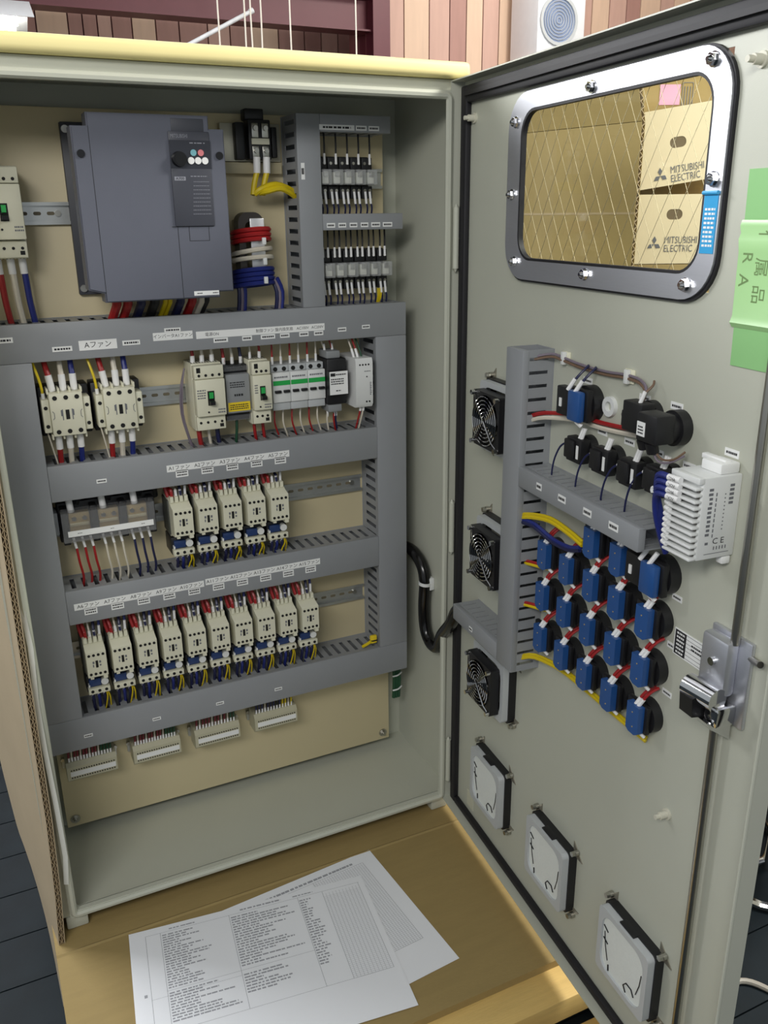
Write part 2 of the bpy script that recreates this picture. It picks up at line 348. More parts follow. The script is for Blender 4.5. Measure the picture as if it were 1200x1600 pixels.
# papers
def sheet(name, label, poly, z, printer, rot, org):
    t = thing(name, label, 'paper', (org[0], org[1], z), rot)
    MB().prism(poly, 0, .0004, 'z').build('page', PAPER, t)
    mb = MB(); printer(mb); mb.build('print', mat('toner_grey', (160, 162, 168), .6), t); return t
def hbar(mb, x0, x1, y0, y1, z=.0006): mb.add([(x0,y0,z),(x1,y0,z),(x1,y1,z),(x0,y1,z)], [(0,1,2,3)])
def textblock(mb, x0, x1, y0, y1, rows, fill):
    h = (y1-y0)/rows
    for r in range(rows):
        y = y1-h*(r+1)+h*.25; x = x0; xe = x0+(x1-x0)*random.uniform(*fill)
        while x < xe:
            w = random.uniform(.003, .011); hbar(mb, x, min(x+w, xe), y, y+h*.5); x += w+random.uniform(.0008, .003)
def front_print(mb):
    L = .0005; T, B = .296, .085
    hbar(mb, .028, .43, T, T+L); hbar(mb, .028, .428, B, B+L)
    for x in (.028, .054, .178, .308, .356, .4275): hbar(mb, x, x+L*1.3, B, T)
    hbar(mb, .054, .308, .165, .165+L); hbar(mb, .028, .178, .155, .155+L*.8)
    textblock(mb, .057, .172, .168, .292, 22, (.25, .75)); textblock(mb, .057, .176, .10, .162, 11, (.35, 1))
    textblock(mb, .181, .305, .172, .292, 20, (.25, .95)); textblock(mb, .181, .28, .115, .158, 7, (.3, .8))
    textblock(mb, .310, .350, .13, .29, 26, (.25, .8)); textblock(mb, .20, .28, .299, .306, 1, (.9, 1)); textblock(mb, .07, .12, .299, .304, 1, (.9, 1)); textblock(mb, .30, .34, .299, .304, 1, (.9, 1))
    for i in range(10): hbar(mb, .362+.0066*i, .362+.0066*i+.0004, B, .29)
    for i in range(50): hbar(mb, .356, .4275, B+.004*i, B+.0002+.004*i+.00012)
    hbar(mb, .017, .022, .163, .169)
def back_print(mb):
    L = .0005
    hbar(mb, .03, .41, .292, .292+L); hbar(mb, .03, .41, .07, .07+L)
    for x in (.03, .30, .41): hbar(mb, x, x+L*1.3, .07, .292)
    for i in range(22): hbar(mb, .30+.005*i, .30+.005*i+.0004, .07, .292)
    for i in range(55): hbar(mb, .30, .41, .07+.004*i, .0702+.004*i+.00012)
    textblock(mb, .20, .40, .294, .304, 1, (.9, 1))
pfx = [(0, 0), (.44, 0), (.44, .312), (0, .312)]
sheet('printed_sheet', 'printed sheet mostly covered by the other sheet, sticking out towards the door', [(0, 0), (.44, 0), (.44, .318), (0, .318)], BZ+.0004, back_print, math.radians(5), (-.606, -.399))
sheet('printed_sheet', 'fully visible printed sheet with table and small text on the cardboard', pfx, BZ+.0012, front_print, math.radians(-6.6), (-.713, -.363))
# ================================================================ cartons seen through the door window
E1 = Vector((.9036, -.4283, 0)); BROT = math.atan2(E1.y, E1.x); BX = Vector((.62, .138, 0))
def diamond_logo(mb, x, z, s, y):
    a = s*.5
    for (cx, cz, ang) in ((0, .55, 90), (-.48, -.28, 210), (.48, -.28, 330)):
        r = math.radians(ang); ux, uz = math.cos(r), math.sin(r); nx, nz = -uz, ux
        c0 = (x+0*s, z+0*s)
        p = [(c0[0], c0[1]), (c0[0]+s*(.5*ux+.29*nx), c0[1]+s*(.5*uz+.29*nz)), (c0[0]+s*ux, c0[1]+s*uz), (c0[0]+s*(.5*ux-.29*nx), c0[1]+s*(.5*uz-.29*nz))]
        mb.add([(q[0], y, q[1]) for q in p], [(0, 1, 2, 3)])
def logo_carton(lab, z0, H, tilt, W0, W1, hx, hz, lx, lz, DEP=.25):
    t = thing('carton', lab, 'box', BX+Vector((0, 0, z0)), BROT, 'cream cartons behind the door window')
    t.rotation_euler = (0, -tilt, BROT)
    MB().box(W0, W1, .002, DEP, .002, H).build('body', CARDC, t)
    MB().ring(rrect(W0, W1, 0, H, .002), rrect(hx-.017, hx+.017, hz-.0105, hz+.0105, .0098), 0, .002).build('front_face', CARDC, t)
    MB().prism(rrect(hx-.018, hx+.018, hz-.0115, hz+.0115, .0098), .0005, .0021).build('hand_hole', mat('hole_shade', (120, 104, 78), .8), t)
    mb = MB(); diamond_logo(mb, lx, lz-.002, .0165, -.0006); mb.build('printed_logo', INKG, t)
    mb = MB(); text_mb(mb, 'MITSUBISHI', lx+.057, lz+.0055, .0205, -.0006, .070); text_mb(mb, 'ELECTRIC', lx+.0525, lz-.012, .0205, -.0006, .061); mb.build('printed_name', INKG, t)
logo_carton('lower cream carton with three-diamond logo behind the door window', 1.0865, .142, 0, -.11, .16, .010, .1015, -.0285, .043)
logo_carton('tilted upper cream carton with three-diamond logo behind the door window', 1.2475, .150, .15, -.11, .16, .016, .082, -.0245, .0235, .08)
t = thing('carton', 'brown top carton with pink label behind the door window', 'box', BX+Vector((.04, .09, 1.40)), BROT)
MB().box(-.14, .16, 0, .15, -.17, .078).build('body', CARD, t)
MB().box(-.012, .032, -.0008, 0, .012, .052).build('pink_label', mat('pink_sticker', (214, 160, 190), .5), t)
mb = MB(); mb.ring(rrect(.036, .060, .004, .056, .003), rrect(.0372, .0588, .0052, .0548, .0025), -.0008, 0)
for i in range(3): mb.box(.041+.006*i, .0425+.006*i, -.0008, 0, .010, .048)
mb.build('printed_frame', INKG, t)
for i, (z0, h) in enumerate(((FZ, .42), (FZ+.42, .42), (FZ+.84, .436))):
    t = thing('carton', ('lowest', 'middle', 'topmost')[i]+' plain brown carton of the stack behind the open door', 'box', BX+Vector((.0, .0, z0)), BROT, 'plain cartons behind the door')
    MB().bb(-.12, .20, 0, .34, .0005, h-.0005, .002).build('body', CARD, t); MB().box(-.12, .20, -.0006, 0, h*.48, h*.52).build('tape', CARDL, t)
FA = Vector((.22, -.975, 0)).normalized()
t = thing('open_carton_flap', 'brown corrugated carton panel with cut edge standing before the logo cartons', 'cardboard', (.404, 0, 0), math.atan2(FA.y, FA.x))
FL = -.62
TW = .011
MB().box(FL, 0, 0, .001, FZ, 1.352).build('front_liner', CARD, t); MB().box(FL, 0, TW-.001, TW, FZ, 1.352).build('rear_liner', CARD, t)
mb = MB(); zz = .60; k = 0
while zz < 1.46:
    a, b = (.001, TW-.001) if k % 2 == 0 else (TW-.001, .001); oy = max(0, zz-1.352)*-.30
    mb.prism([(a+oy, zz), (a+oy, zz+.0016), (b+oy, zz+.0086), (b+oy, zz+.007)], -.03, .0005, 'x'); zz += .007; k += 1
mb.build('flutes', FLUTE, t)
def bent(y0, y1, nm):
    zt0 = 1.375; vs = []
    for x, ztop in ((FL, zt0), (-.0005, 1.458)): vs += [(x, y0, 1.353), (x, y1, 1.353), (x, y1-(ztop-1.353)*.30, ztop), (x, y0-(ztop-1.353)*.30, ztop)]
    MB().add(vs, [(0, 1, 2, 3), (4, 7, 6, 5), (0, 4, 5, 1), (1, 5, 6, 2), (2, 6, 7, 3), (3, 7, 4, 0)]).build(nm, CARD, t)
bent(0, .001, 'bent_front_liner'); bent(TW-.001, TW, 'bent_rear_liner')
MB().box(FL, 0, -.0006, 0, 1.19, 1.194).build('score_line', FLUTE, t)
# ================================================================ control cabinet
cab = thing('control_cabinet', 'beige steel control cabinet standing open with its windowed door swung wide', 'cabinet', (0, 0, 0))
XL, XR, ZT, YB = -.787, .030, 1.404, .272
def lipbar(path_r=.006): return None
MB().box(XR, XR+.002, .012, YB, 0, ZT).build('side_panel', PAINT, cab)
MB().box(XL-.002, XL, .012, YB, 0, ZT).build('side_panel', PAINT, cab)
MB().box(XL, XR, YB-.002, YB, 0, ZT).build('back_panel', PAINT, cab)
MB().box(XL, XR, .012, YB-.002, ZT-.002, ZT).build('top_panel', PAINT, cab)
MB().box(XL, XR, .012, YB-.002, -.002, .001).build('bottom_panel', PAINT, cab)
# front flange around the opening, with rounded raised lip
OX0, OX1, OZ0, OZ1 = -.7554, .0, .014, 1.374
MB().ring(rrect(XL-.002, XR+.002, -.002, ZT, .003, 3), rrect(OX0+.002, OX1-.002, OZ0+.0, OZ1, .004, 3), .010, .013).build('front_flange', PAINT, cab)
MB().ring(rrect(OX0-.012, OX1+.003, 0, OZ1+.013, .006, 4), rrect(OX0, OX1, OZ0, OZ1, .006, 4), .0, .011).build('opening_lip', PAINT, cab)
MB().tube([(p[0], .001, p[1]) for p in rrect(OX0-.005, OX1-.002, .006, OZ1+.006, .008, 3)], .0065, 8, True, 0).build('lip_roll', PAINT, cab)
mp = MB().bb(-.7427, -.0162, YP, YP+.0045, .022, 1.364, .0015).build('mounting_panel', PANEL, cab)
bolt_me = MB().cyl((0, 0, 0), (0, -.002, 0), .0095, 16).cyl((0, -.002, 0), (0, -.007, 0), .006, 6).cyl((0, -.007, 0), (0, -.011, 0), .0032, 10).mesh('bolt', SCREW)
for x, z in ((-.726, .040), (-.033, .040), (-.726, 1.346), (-.033, 1.346)): inst('bolt', bolt_me, mp, (x, YP, z))
for x, z in ((-.7, .05), (-.05, .05), (-.7, 1.34), (-.05, 1.34)): MB().cyl((x, YP+.0045, z), (x, YB-.002, z), .006, 8).build('standoff', SCREW, cab)
foot_me = MB().bb(-.019, .019, -.019, .019, -.0275, 0, .003).mesh('foot', PAINT)
for x, y in ((-.756, .026), (-.004, .026), (-.756, .22), (-.004, .22)): inst('foot', foot_me, cab, (x, y, -.002))
hin_me = MB().cyl((0, 0, -.05), (0, 0, .05), .0055, 10).cyl((0, 0, .05), (0, 0, .056), .004, 10, .001).cyl((0, 0, -.056), (0, 0, -.05), .001, 10, .004).cyl((0, 0, -.001), (0, 0, .001), .0058, 10).mesh('hinge', PAINT)
for z in (1.155, .625, .10): inst('hinge', hin_me, cab, (.0085, -.0075, z))
# door: local X = u (hinge -> free edge), -Y = inner side
DW = .818
door = bpy.data.objects.new('door', MB().box(.0, DW, 0, .002, 0, .001).mesh('door', PAINT)); 
bpy.data.objects.remove(door)
WX0, WX1, WZ0, WZ1 = .193, .634, 1.110, 1.354
mb = MB()
mb.box(0, WX0, 0, .002, .0015, 1.4013).box(WX1, DW, 0, .002, .0015, 1.4013).box(WX0, WX1, 0, .002, .0015, WZ0).box(WX0, WX1, 0, .002, WZ1, 1.4013)
door = mb.build('door', PAINT, cab, D0, DROT)
mb = MB()
mb.box(0, .0018, -.025, 0, .0015, 1.4013).box(0, DW, -.025, 0, 1.3995, 1.4013).box(0, DW, -.025, 0, .0015, .0033).box(DW-.002, DW, -.025, 0, .0015, 1.4013)
mb.build('door_flange', PAINT, door)
MB().tube([(DW-.001, -.0245, .002), (DW-.001, -.0245, 1.4)], .0022, 8, smooth=0).build('edge_roll', PAINT, door)
mb = MB(); gh = .011
mb.bb(.009, .030, -gh, 0, .006, 1.392, .003).bb(.030, DW-.015, -gh, 0, 1.366, 1.392, .003).bb(.030, DW-.015, -gh, 0, .006, .0205, .003).bb(DW-.015, DW-.003, -gh, 0, .006, 1.392, .003)
mb.build('gasket', RUBBER, door)
MB().box(.030, DW-.03, -.016, -.011, 1.3755, 1.382).build('gasket_rib', RUBBER, door)
# window
OUT = rrect(.172, .645, 1.100, 1.3605, .052, 8); INN = rrect(.209, .620, 1.128, 1.337, .036, 8)
MB().ring(rrect(.170, .648, 1.097, 1.3625, .053, 8), rrect(.2, .63, 1.119, 1.346, .04, 8), -.0045, 0).build('window_seal', RUBBER, door)
MB().ring(OUT, INN, -.0075, -.0046).build('window_frame', STEEL, door)
MB().ring(INN, rrect(.2125, .6165, 1.1315, 1.3335, .033, 8), -.007, .001).build('glass_seal', RUBBER, door)
MB().box(.194, .633, .0022, .0062, 1.111, 1.353).build('window_glass', GLASS, door)
mb = MB(); g0, g1, h0, h1 = .196, .631, 1.113, 1.351
dx, slope = .030, 1.75
for sgn in (1, -1):
    c = -1.0
    while c < 1.0:
        # z = h0 + sgn*slope*(x-g0-c)
        pts = []
        xa, xb = g0, g1
        za, zb = h0+sgn*slope*(xa-g0-c), h0+sgn*slope*(xb-g0-c)
        def clip(x0, z0, x1, z1):
            t0, t1 = 0, 1; dz = z1-z0
            for lo, hi in ((h0, h1),):
                ta, tb_ = (lo-z0)/dz, (hi-z0)/dz
                if ta > tb_: ta, tb_ = tb_, ta
                t0, t1 = max(t0, ta), min(t1, tb_)
            return (t0, t1) if t0 < t1 else None
        r = clip(xa, za, xb, zb)
        if r: mb.tube([(xa+(xb-xa)*q, .0042, za+(zb-za)*q) for q in r], .00030, 4, smooth=0)
        c += dx
mb.build('glass_wire_mesh', mat('glass_wire', (196, 182, 150), .4, .6), door)
bs = MB().cyl((0, 0, 0), (0, -.0015, 0), .008, 14).cyl((0, -.0015, 0), (0, -.0065, 0), .0066, 6).cyl((0, -.0065, 0), (0, -.010, 0), .004, 12, .0025).mesh('window_nut', CHROME)
for u, z in ((.195, 1.322), (.39, 1.346), (.614, 1.345), (.632, 1.228), (.604, 1.117), (.400, 1.117), (.205, 1.125), (.190, 1.222)): inst('window_nut', bs, door, (u, -.0075, z))
MB().box(.621, .6425, -.0082, -.0076, 1.152, 1.214).build('blue_tape', TAPEB, door)
MB().tube([(.620, -.0095, 1.2145), (.6435, -.0095, 1.2145)], .0022, 8, smooth=0).build('blue_tape_fold', TAPEB, door)
mb = MB(); marks(mb, .624, .640, 1.158, 1.20, -.0083, 9, 3); mb.build('blue_tape_print', STICK, door)
# studs / bumpers, small stickers
st = MB().cyl((0, 0, 0), (0, -.003, 0), .008, 14).cyl((0, -.003, 0), (0, -.013, 0), .0052, 12).cyl((0, -.013, 0), (0, -.020, 0), .0034, 10).mesh('bumper', mat('bumper_beige', (208, 206, 190), .5))
for u, z in ((.043, 1.342), (.676, 1.336), (.663, .437)): inst('bumper', st, door, (u, 0, z))
MB().box(.072, .100, -.0006, 0, .030, .066).build('clear_sticker', mat('faint_sticker', (205, 205, 186), .5), door)
# nameplate
MB().box(.640, .745, -.0009, 0, .667, .703).build('nameplate', STICK, door)
mb = MB(); mb.box(.6418, .662, -.0011, -.0009, .6685, .7015)
for i in range(7): mb.box(.662, .744, -.0011, -.0009, .6695+.0052*i, .6699+.0052*i)
mb.build('nameplate_ink', INK, door)
mb = MB(); marks(mb, .645, .659, .6695, .7005, -.00112, 6, 4); mb.build('nameplate_lettering', STICK, door)
mb = MB(); marks(mb, .672, .70, .684, .694, -.00105, 2, 7); mb.build('nameplate_print', INK, door)
# latch rods and handle
MB().cyl((.752, -.012, .735), (.752, -.012, 1.385), .0052, 12).build('latch_rod', SCREW, door)
MB().cyl((.738, -.012, .02), (.738, -.012, .64), .0052, 12).build('latch_rod', SCREW, door)
MB().bb(.708, .772, -.006, 0, .632, .742, .002).build('handle_plate', STEEL, door)
MB().bb(.712, .755, -.024, -.006, .668, .738, .005).build('handle_case', STEEL, door)
mb = MB(); mb.cyl((.713, -.036, .668), (.756, -.030, .668), .0145, 24)
mb.build('handle_lever', CHROME, door)
MB().prism([(-.006, .676), (-.030, .672), (-.050, .664), (-.048, .640), (-.006, .634)], .716, .738, 'x').build('lever_root', mat('dark_steel', (60, 60, 62), .3, .8), door)
MB().bb(.740, .762, -.034, -.006, .634, .660, .004).build('handle_block', CHROME, door)
MB().prism([(-.006, .632), (-.04, .640), (-.036, .632), (-.006, .612)], .735, .756, 'x').build('handle_link', CHROME, door)
MB().cyl((.735, -.024, .708), (.735, -.028, .708), .005, 12).build('handle_bolt', CHROME, door)
MB().cyl((.762, 0, .722), (.79, -.010, .728), .004, 10).build('latch_tongue', SCREW, door)
# green tape
tp = MB().add([(.676, -.0004, 1.236), (.735, -.0004, 1.236), (.735, -.0004, 1.0375), (.681, -.0004, 1.0375), (.676, -.0012, 1.236), (.735, -.0012, 1.236), (.735, -.0012, 1.0375), (.681, -.0012, 1.0375)], [(0,1,2,3),(4,7,6,5),(0,4,5,1),(1,5,6,2),(2,6,7,3),(3,7,4,0)]).build('green_tape', TAPEG, door)
mb = MB(); vs = []; fs = []
prof = [(1.187, -.0016), (1.181, -.0036), (1.174, -.0016), (1.168, -.004), (1.155, -.0022), (1.09, -.0022), (1.083, -.005), (1.078, -.0016)]
for zz, yv in prof: vs += [(.6745+(1.187-zz)*.02, yv, zz), (.736, yv, zz)]
for i in range(len(prof)-1): fs.append((2*i, 2*i+1, 2*i+3, 2*i+2))
mb.add(vs, fs).build('green_sticker', TAPEGL, door)
mb = MB(); R9 = -math.pi/2
text_mb(mb, 'R', .6885, 1.150, .020, -.0024, rot=R9); text_mb(mb, 'A', .6865, 1.127, .020, -.0024, rot=R9)
for ch, zz in (('付', 1.168), ('属', 1.141), ('品', 1.114)): text_mb(mb, ch, .7085, zz, .020, -.0024, rot=R9)
mb.build('green_sticker_print', mat('olive_ink', (110, 140, 84), .6), door)
def dsticker(u, z, w=.022, h=.009):
    o = MB().box(-w/2, w/2, -.0006, 0, -h/2, h/2).build('label_sticker', STICK, door, (u, 0, z))
    # print joins the sticker level (door > sticker is already the third level)
    m2 = MB(); marks(m2, u-w*.38, u+w*.38, z-h*.3, z+h*.3, -.0007, 1, 6); m2.build('label_print', INK, door)
for u, z in ((.412, .9748), (.5395, .9744), (.6008, .9759), (.699, .9428), (.455, .912), (.516, .912), (.575, .912), (.633, .91)): dsticker(u, z)
for u, z in ((.455, .7345), (.518, .735), (.578, .735), (.635, .735), (.455, .668), (.518, .668), (.578, .668), (.635, .668), (.455, .600), (.518, .600), (.578, .600), (.635, .600)): dsticker(u+.002, z+.006, .018, .008)
# door ring grommet
MB().ring(disc(.471, .9504, .0135, 20), disc(.471, .9504, .007, 20), -.006, 0).build('grommet', WHITEP, door)
# ================================================================ wiring ducts
def duct(label, cat, loc, rz, L, W, depth, horiz, slots, group, pitch=.02, slot=.008, stickers=(), ends=True, side_inset=.0012, slot_y=(.016, .016)):
    t = thing('wiring_duct', label, cat, loc, rz, group)
    def B(mb, a0, a1, y0, y1, c0, c1):
        return mb.box(a0, a1, y0, y1, c0, c1) if horiz else mb.box(c0, c1, y0, y1, a0, a1)
    mb = MB(); B(mb, 0, L, -.0015, 0, 0, W); mb.build('base', DUCT, t)
    mb = MB()
    if horiz: mb.bb(0, L, -depth, -depth+.011, 0, W, .0015)
    else: mb.bb(0, W, -depth, -depth+.011, 0, L, .0015)
    mb.build('cover', DUCT, t)
    for sd in (0, 1):
        c0, c1 = (side_inset, side_inset+.0015) if sd == 0 else (W-side_inset-.0015, W-side_inset)
        mb = MB(); ya, yb = -slot_y[0], -depth+slot_y[1]
        if sd in slots:
            B(mb, 0, L, ya, -.0015, c0, c1); B(mb, 0, L, -depth+.006, yb, c0, c1)
            n = int(L/pitch); off = (L-n*pitch)/2
            B(mb, 0, off+(pitch-slot)/2, yb, ya, c0, c1)
            for i in range(n):
                a = off+pitch*i+(pitch+slot)/2; e = a+pitch-slot if i < n-1 else L
                B(mb, a, min(e, L), yb, ya, c0, c1)
        else: B(mb, 0, L, -depth+.006, -.0015, c0, c1)
        mb.build('slotted_wall' if sd in slots else 'plain_wall', DUCT, t)
    return t
def duct_sticker(t, x, z, w, h, y, body=None, rows=1, th=.6):
    o = MB().box(-w/2, w/2, -.0005, 0, -h/2, h/2).build('label_sticker', STICK, t, (x, y, z))
    mb = MB()
    if body:
        bl = body if isinstance(body, list) else [(body, 0)]
        for b, bx in bl: text_mb(mb, b, bx, 0, h*th, -.0006)
    else: marks(mb, -w*.4, w*.4, -h*.38, h*.38, -.0006, rows, 6)
    if mb.v: mb.build('label_text', INK, o)
    return o
DP = YP-YQ
GD = 'wiring ducts on the mounting panel'
H1 = duct('long grey wiring duct across the cabinet just below the inverter', 'wiring duct', (-.775, YP, .9745), 0, .7665, .0619, DP, True, (0, 1), GD)
VL = duct('tall grey vertical wiring duct beside the two large contactors', 'wiring duct', (-.7538, YP, .3114), 0, .6629, .0644, DP, False, (1,), GD)
VR = duct('tall grey vertical wiring duct beside the power supply and cable harness', 'wiring duct', (-.0731, YP, .3114), 0, .6629, .0646, DP, False, (0,), GD)
H2 = duct('grey wiring duct between the breaker row and the upper contactor row', 'wiring duct', (-.6894, YP, .7348), 0, .6163, .0637, DP, True, (0, 1), GD)
H3 = duct('grey wiring duct between the two small contactor rows', 'wiring duct', (-.6894, YP, .5018), 0, .6163, .0651, DP, True, (0, 1), GD)
H4 = duct('lowest grey wiring duct above the bottom terminal blocks', 'wiring duct', (-.7538, YP, .245), 0, .7453, .0664, DP, True, (0, 1), GD)
V3 = duct('short vertical grey wiring duct between ferrite core and clear relays', 'wiring duct', (-.2174, YP, 1.0364), 0, .3241, .0432, DP, False, (0,), GD)
HT = duct('narrow grey duct above the upper relay row', 'wiring duct', (-.1742, YP, 1.332), 0, .1356, .0285, DP, True, (0,), GD)
HM = duct('narrow grey duct between the two relay rows', 'wiring duct', (-.1742, YP, 1.1695), 0, .1597, .028, DP, True, (0, 1), GD)
yq = -DP
def st_panel(t, X, Z, w, h, body=None, rows=1, th=.6): 
    l = t.location; return duct_sticker(t, X-l.x, Z-l.z, w, h, yq, body, rows, th)
# H1 labels
st_panel(H1, -.729, 1.013, .033, .0085); st_panel(H1, -.640, .9935, .031, .008); st_panel(H1, -.583, .9965, .061, .016, 'Aファン', th=.75); st_panel(H1, -.529, .996, .029, .008)
st_panel(H1, -.458, 1.0025, .068, .0135, 'インバータA1ファン', th=.55); st_panel(H1, -.458, 1.0125, .028, .007)
st_panel(H1, -.298, 1.0005, .240, .0125, [('電源ON', -.092), ('制御ファン', .005), ('盤内換気扇', .041), ('AC100V', .077), ('AC200V', .106)], th=.55)
for x, w in ((-.375, .026), (-.327, .018), (-.288, .027), (-.256, .018), (-.219, .018), (-.190, .018)): st_panel(H1, x, .9895, w, .008)
st_panel(H1, -.143, .993, .017, .0075); st_panel(H1, -.094, .995, .016, .007)
RX2 = [-.471+.0464*i for i in range(5)]; RX3 = [-.6525+.0466*i for i in range(10)]
st_panel(H2, -.3745, .7685, .232, .0125, [(FAN[i], -.0935+.0468*i) for i in range(5)], th=.75)
for i in range(5): st_panel(H2, -.464+.0468*i, .757, .0225, .013, None, 2)
st_panel(H2, -.604, .7625, .017, .007)
st_panel(H3, -.5595, .5355, .236, .0125, [(FAN[5+i], -.0935+.0468*i) for i in range(5)], th=.75)
st_panel(H3, -.3215, .5375, .234, .0125, [(FAN[10+i], -.0935+.0468*i) for i in range(5)], th=.75)
for i in range(10): st_panel(H3, -.650+.0472*i, .5235, .0225, .013, None, 2)
for x in (-.684, -.556, -.430, -.307): st_panel(H4, x, .2715, .016, .0065)
st_panel(V3, -.2085, 1.268, .0065, .027)
st_panel(HT, -.1425, 1.3395, .066, .0085, None, 1); st_panel(HT, -.096, 1.3395, .0205, .008); st_panel(HT, -.0715, 1.3395, .0205, .008)
for x, w in ((-.159, .016), (-.137, .015), (-.115, .015), (-.093, .015), (-.0705, .018), (-.0465, .019)): st_panel(HM, x, 1.178, w, .008)
# ================================================================ DIN rails
def rail(label, x0, x1, z):
    t = thing('din_rail', label, 'rail', ((x0+x1)/2, YP, z), 0, 'mounting rails on the panel')
    L = (x1-x0)/2; mb = MB()
    mb.box(-L, L, -.0015, 0, -.0135, .0135).box(-L, L, -.0075, -.0015, .012, .0135).box(-L, L, -.0075, -.0015, -.0135, -.012)
    mb.box(-L, L, -.0085, -.007, .012, .0175).box(-L, L, -.0085, -.007, -.0175, -.012); mb.build('channel', RAIL, t)
    mb = MB(); x = -L+.012
    while x < L-.012: mb.prism(rrect(x-.006, x+.006, -.0028, .0028, .0027, 4), -.00165, -.0014); x += .021
    mb.build('slots', mat('rail_slot', (112, 104, 84), .6), t)
    for s in (-1, 1): MB().cyl((s*(L-.02), -.0015, 0), (s*(L-.02), -.005, 0), .005, 12).build('screw', SCREW, t)
rail('short zinc rail between the inverter and the breaker with thick cables', -.74, -.592, 1.2035)
rail('zinc rail behind the breaker row', -.685, -.078, .888)
rail('zinc rail behind the upper small contactor row', -.685, -.078, .666)
rail('zinc rail behind the lower small contactor row', -.685, -.078, .417)
rail('zinc rail behind the upper clear relays', -.170, -.022, 1.259)
rail('zinc rail behind the lower clear relays', -.170, -.022, 1.099)
# ================================================================ small contactors with overload relays
def lead(t, pts, r, m, sleeve=None, sr=None, ss='wire_sleeve'):
    MB().tube(pts, r, 6).build('lead_wire', m, t)
    if sleeve: MB().cyl(sleeve[0], sleeve[1], sr or r*1.35, 9).build(ss, SLEEVE, t)
def make_contactor(zt, zb):
    t = thing('contactor', 'x', 'contactor', group='small cream contactors with overload relays')
    prof = [(-.0075, -.036), (-.05, -.037), (-.066, -.031), (-.0885, -.027), (-.0895, -.026), (-.0895, .024), (-.0885, .025), (-.072, .029), (-.052, .040), (-.0075, .040)]
    MB().prism(prof, -.0178, .0178, 'x').build('body', CREAM, t)
    MB().bb(-.0205, .0205, -.055, -.0075, -.033, .034, .0015).build('base', mat('dark_base', (70, 72, 66), .5), t)
    mb = MB()
    for s in (-1, 1):
        for k in range(4): mb.cyl((-.0125+.0083*k, -.0905, s*.019-.001), (-.0125+.0083*k, -.088, s*.019-.001), .0026, 9)
    mb.build('terminal_holes', HOLE, t)
    mb = MB(); mb.box(-.0022, .0022, -.0901, -.089, -.0075, .0065); mb.build('indicator', HOLE, t)
    mb = MB(); mb.box(-.0075, -.0042, -.0899, -.089, .001, .0055).box(.0042, .0075, -.0899, -.089, .001, .0055).box(-.0075, -.0055, -.0899, -.089, -.006, -.001).box(.0045, .0075, -.0899, -.089, -.005, -.002); mb.build('print', INKG, t)
    mb = MB()
    for k in range(4): mb.box(-.0165+.0088*k, -.0105+.0088*k, -.068, -.058, .033, .044)
    mb.build('terminal_covers', CREAM, t)
    mb = MB(); mb.box(-.014, -.008, -.088, -.07, -.031, -.027).box(.009, .0165, -.089, -.07, -.033, -.026); mb.build('clips', CREAM, t)
    # incoming leads with sleeves
    for k, (m, r) in enumerate(((RED, .0032), (WHITE, .0019), (NAVY, .0028))):
        x = -.0115+.0083*k
        MB().tube([(x, -.061, .040), (x-.001, -.060, .056), (x-.004+.002*k, -.050, zt-.01), (x-.005+.002*k, -.045, zt+.012)], r, 6).build('lead_wire', m, t)
        MB().cyl((x, -.061, .038), (x-.001, -.0605, .055), .0027, 8).build('wire_sleeve', SLEEVE, t)
    MB().tube([(-.016, -.05, .04), (-.02, -.045, .06), (-.022, -.042, zt+.012)], .0038, 6).build('lead_wire', RED, t)
    MB().tube([(.0140, -.056, .04), (.0150, -.052, .058), (.017, -.040, zt+.012)], .0026, 6).build('lead_wire', BLUE, t)
    MB().cyl((.0140, -.057, .038), (.0146, -.0555, .060), .0025, 8).build('wire_sleeve', SLEEVE, t)
    # overload relay
    ol = MB().bb(-.0205, .0205, -.060, -.0105, -.072, -.0372, .002).build('overload_relay', BLACK, t)
    MB().bb(-.0165, .005, -.0685, -.06, -.0565, -.0425, .001).build('setting_cover', OLBLUE, ol)
    MB().cyl((.0115, -.060, -.0495), (.0115, -.0705, -.0495), .0068, 16).build('dial', WHITEP, ol)
    mb = MB(); mb.bb(-.0195, .0195, -.073, -.055, -.0705, -.0590, .001); mb.build('terminal_strip', CREAM, ol)
    mb = MB()
    for k in range(3): mb.cyl((-.0125+.0125*k, -.0738, -.0645), (-.0125+.0125*k, -.072, -.0645), .0029, 10)
    mb.build('terminal_holes', HOLE, ol)
    mb = MB(); mb.box(-.018, -.0155, -.069, -.06, -.0575, -.052); mb.build('reset_tab', STICK, ol)
    for k in range(3):
        x = -.0125+.0105*k
        MB().cyl((x, -.064, -.0705), (x-.0005, -.063, -.079), .0023, 7).build('wire_sleeve', SLEEVE, t)
    for k, m in enumerate((NAVY, BLUE, NAVY)):
        x = -.0125+.0105*k
        MB().tube([(x, -.063, -.076), (x+.001, -.062, -.086), (x+.002, -.050, zb), (x+.003, -.045, zb-.016)], .0030, 6).build('lead_wire', m, t)
    MB().tube([(.012, -.066, -.070), (.0135, -.067, -.082), (.010, -.06, zb+.004), (.006, -.052, zb-.016)], .0014, 6).build('lead_wire', YELLOW, t)
    MB().tube([(.014, -.064, -.070), (.018, -.064, -.085), (.019, -.056, zb+.004), (.019, -.048, zb-.016)], .0014, 6).build('lead_wire', YELLOW, t)
    return t
c2 = make_contactor(.068, -.100)
for i, x in enumerate(RX2): place(c2, i, (x, YP, .667), 'small cream contactor under the A%dファン label in the upper contactor row' % (i+1))
c3 = make_contactor(.081, -.110)
for i, x in enumerate(RX3): place(c3, i, (x, YP, .421), 'small cream contactor under the A%dファン label in the lower contactor row' % (i+6))
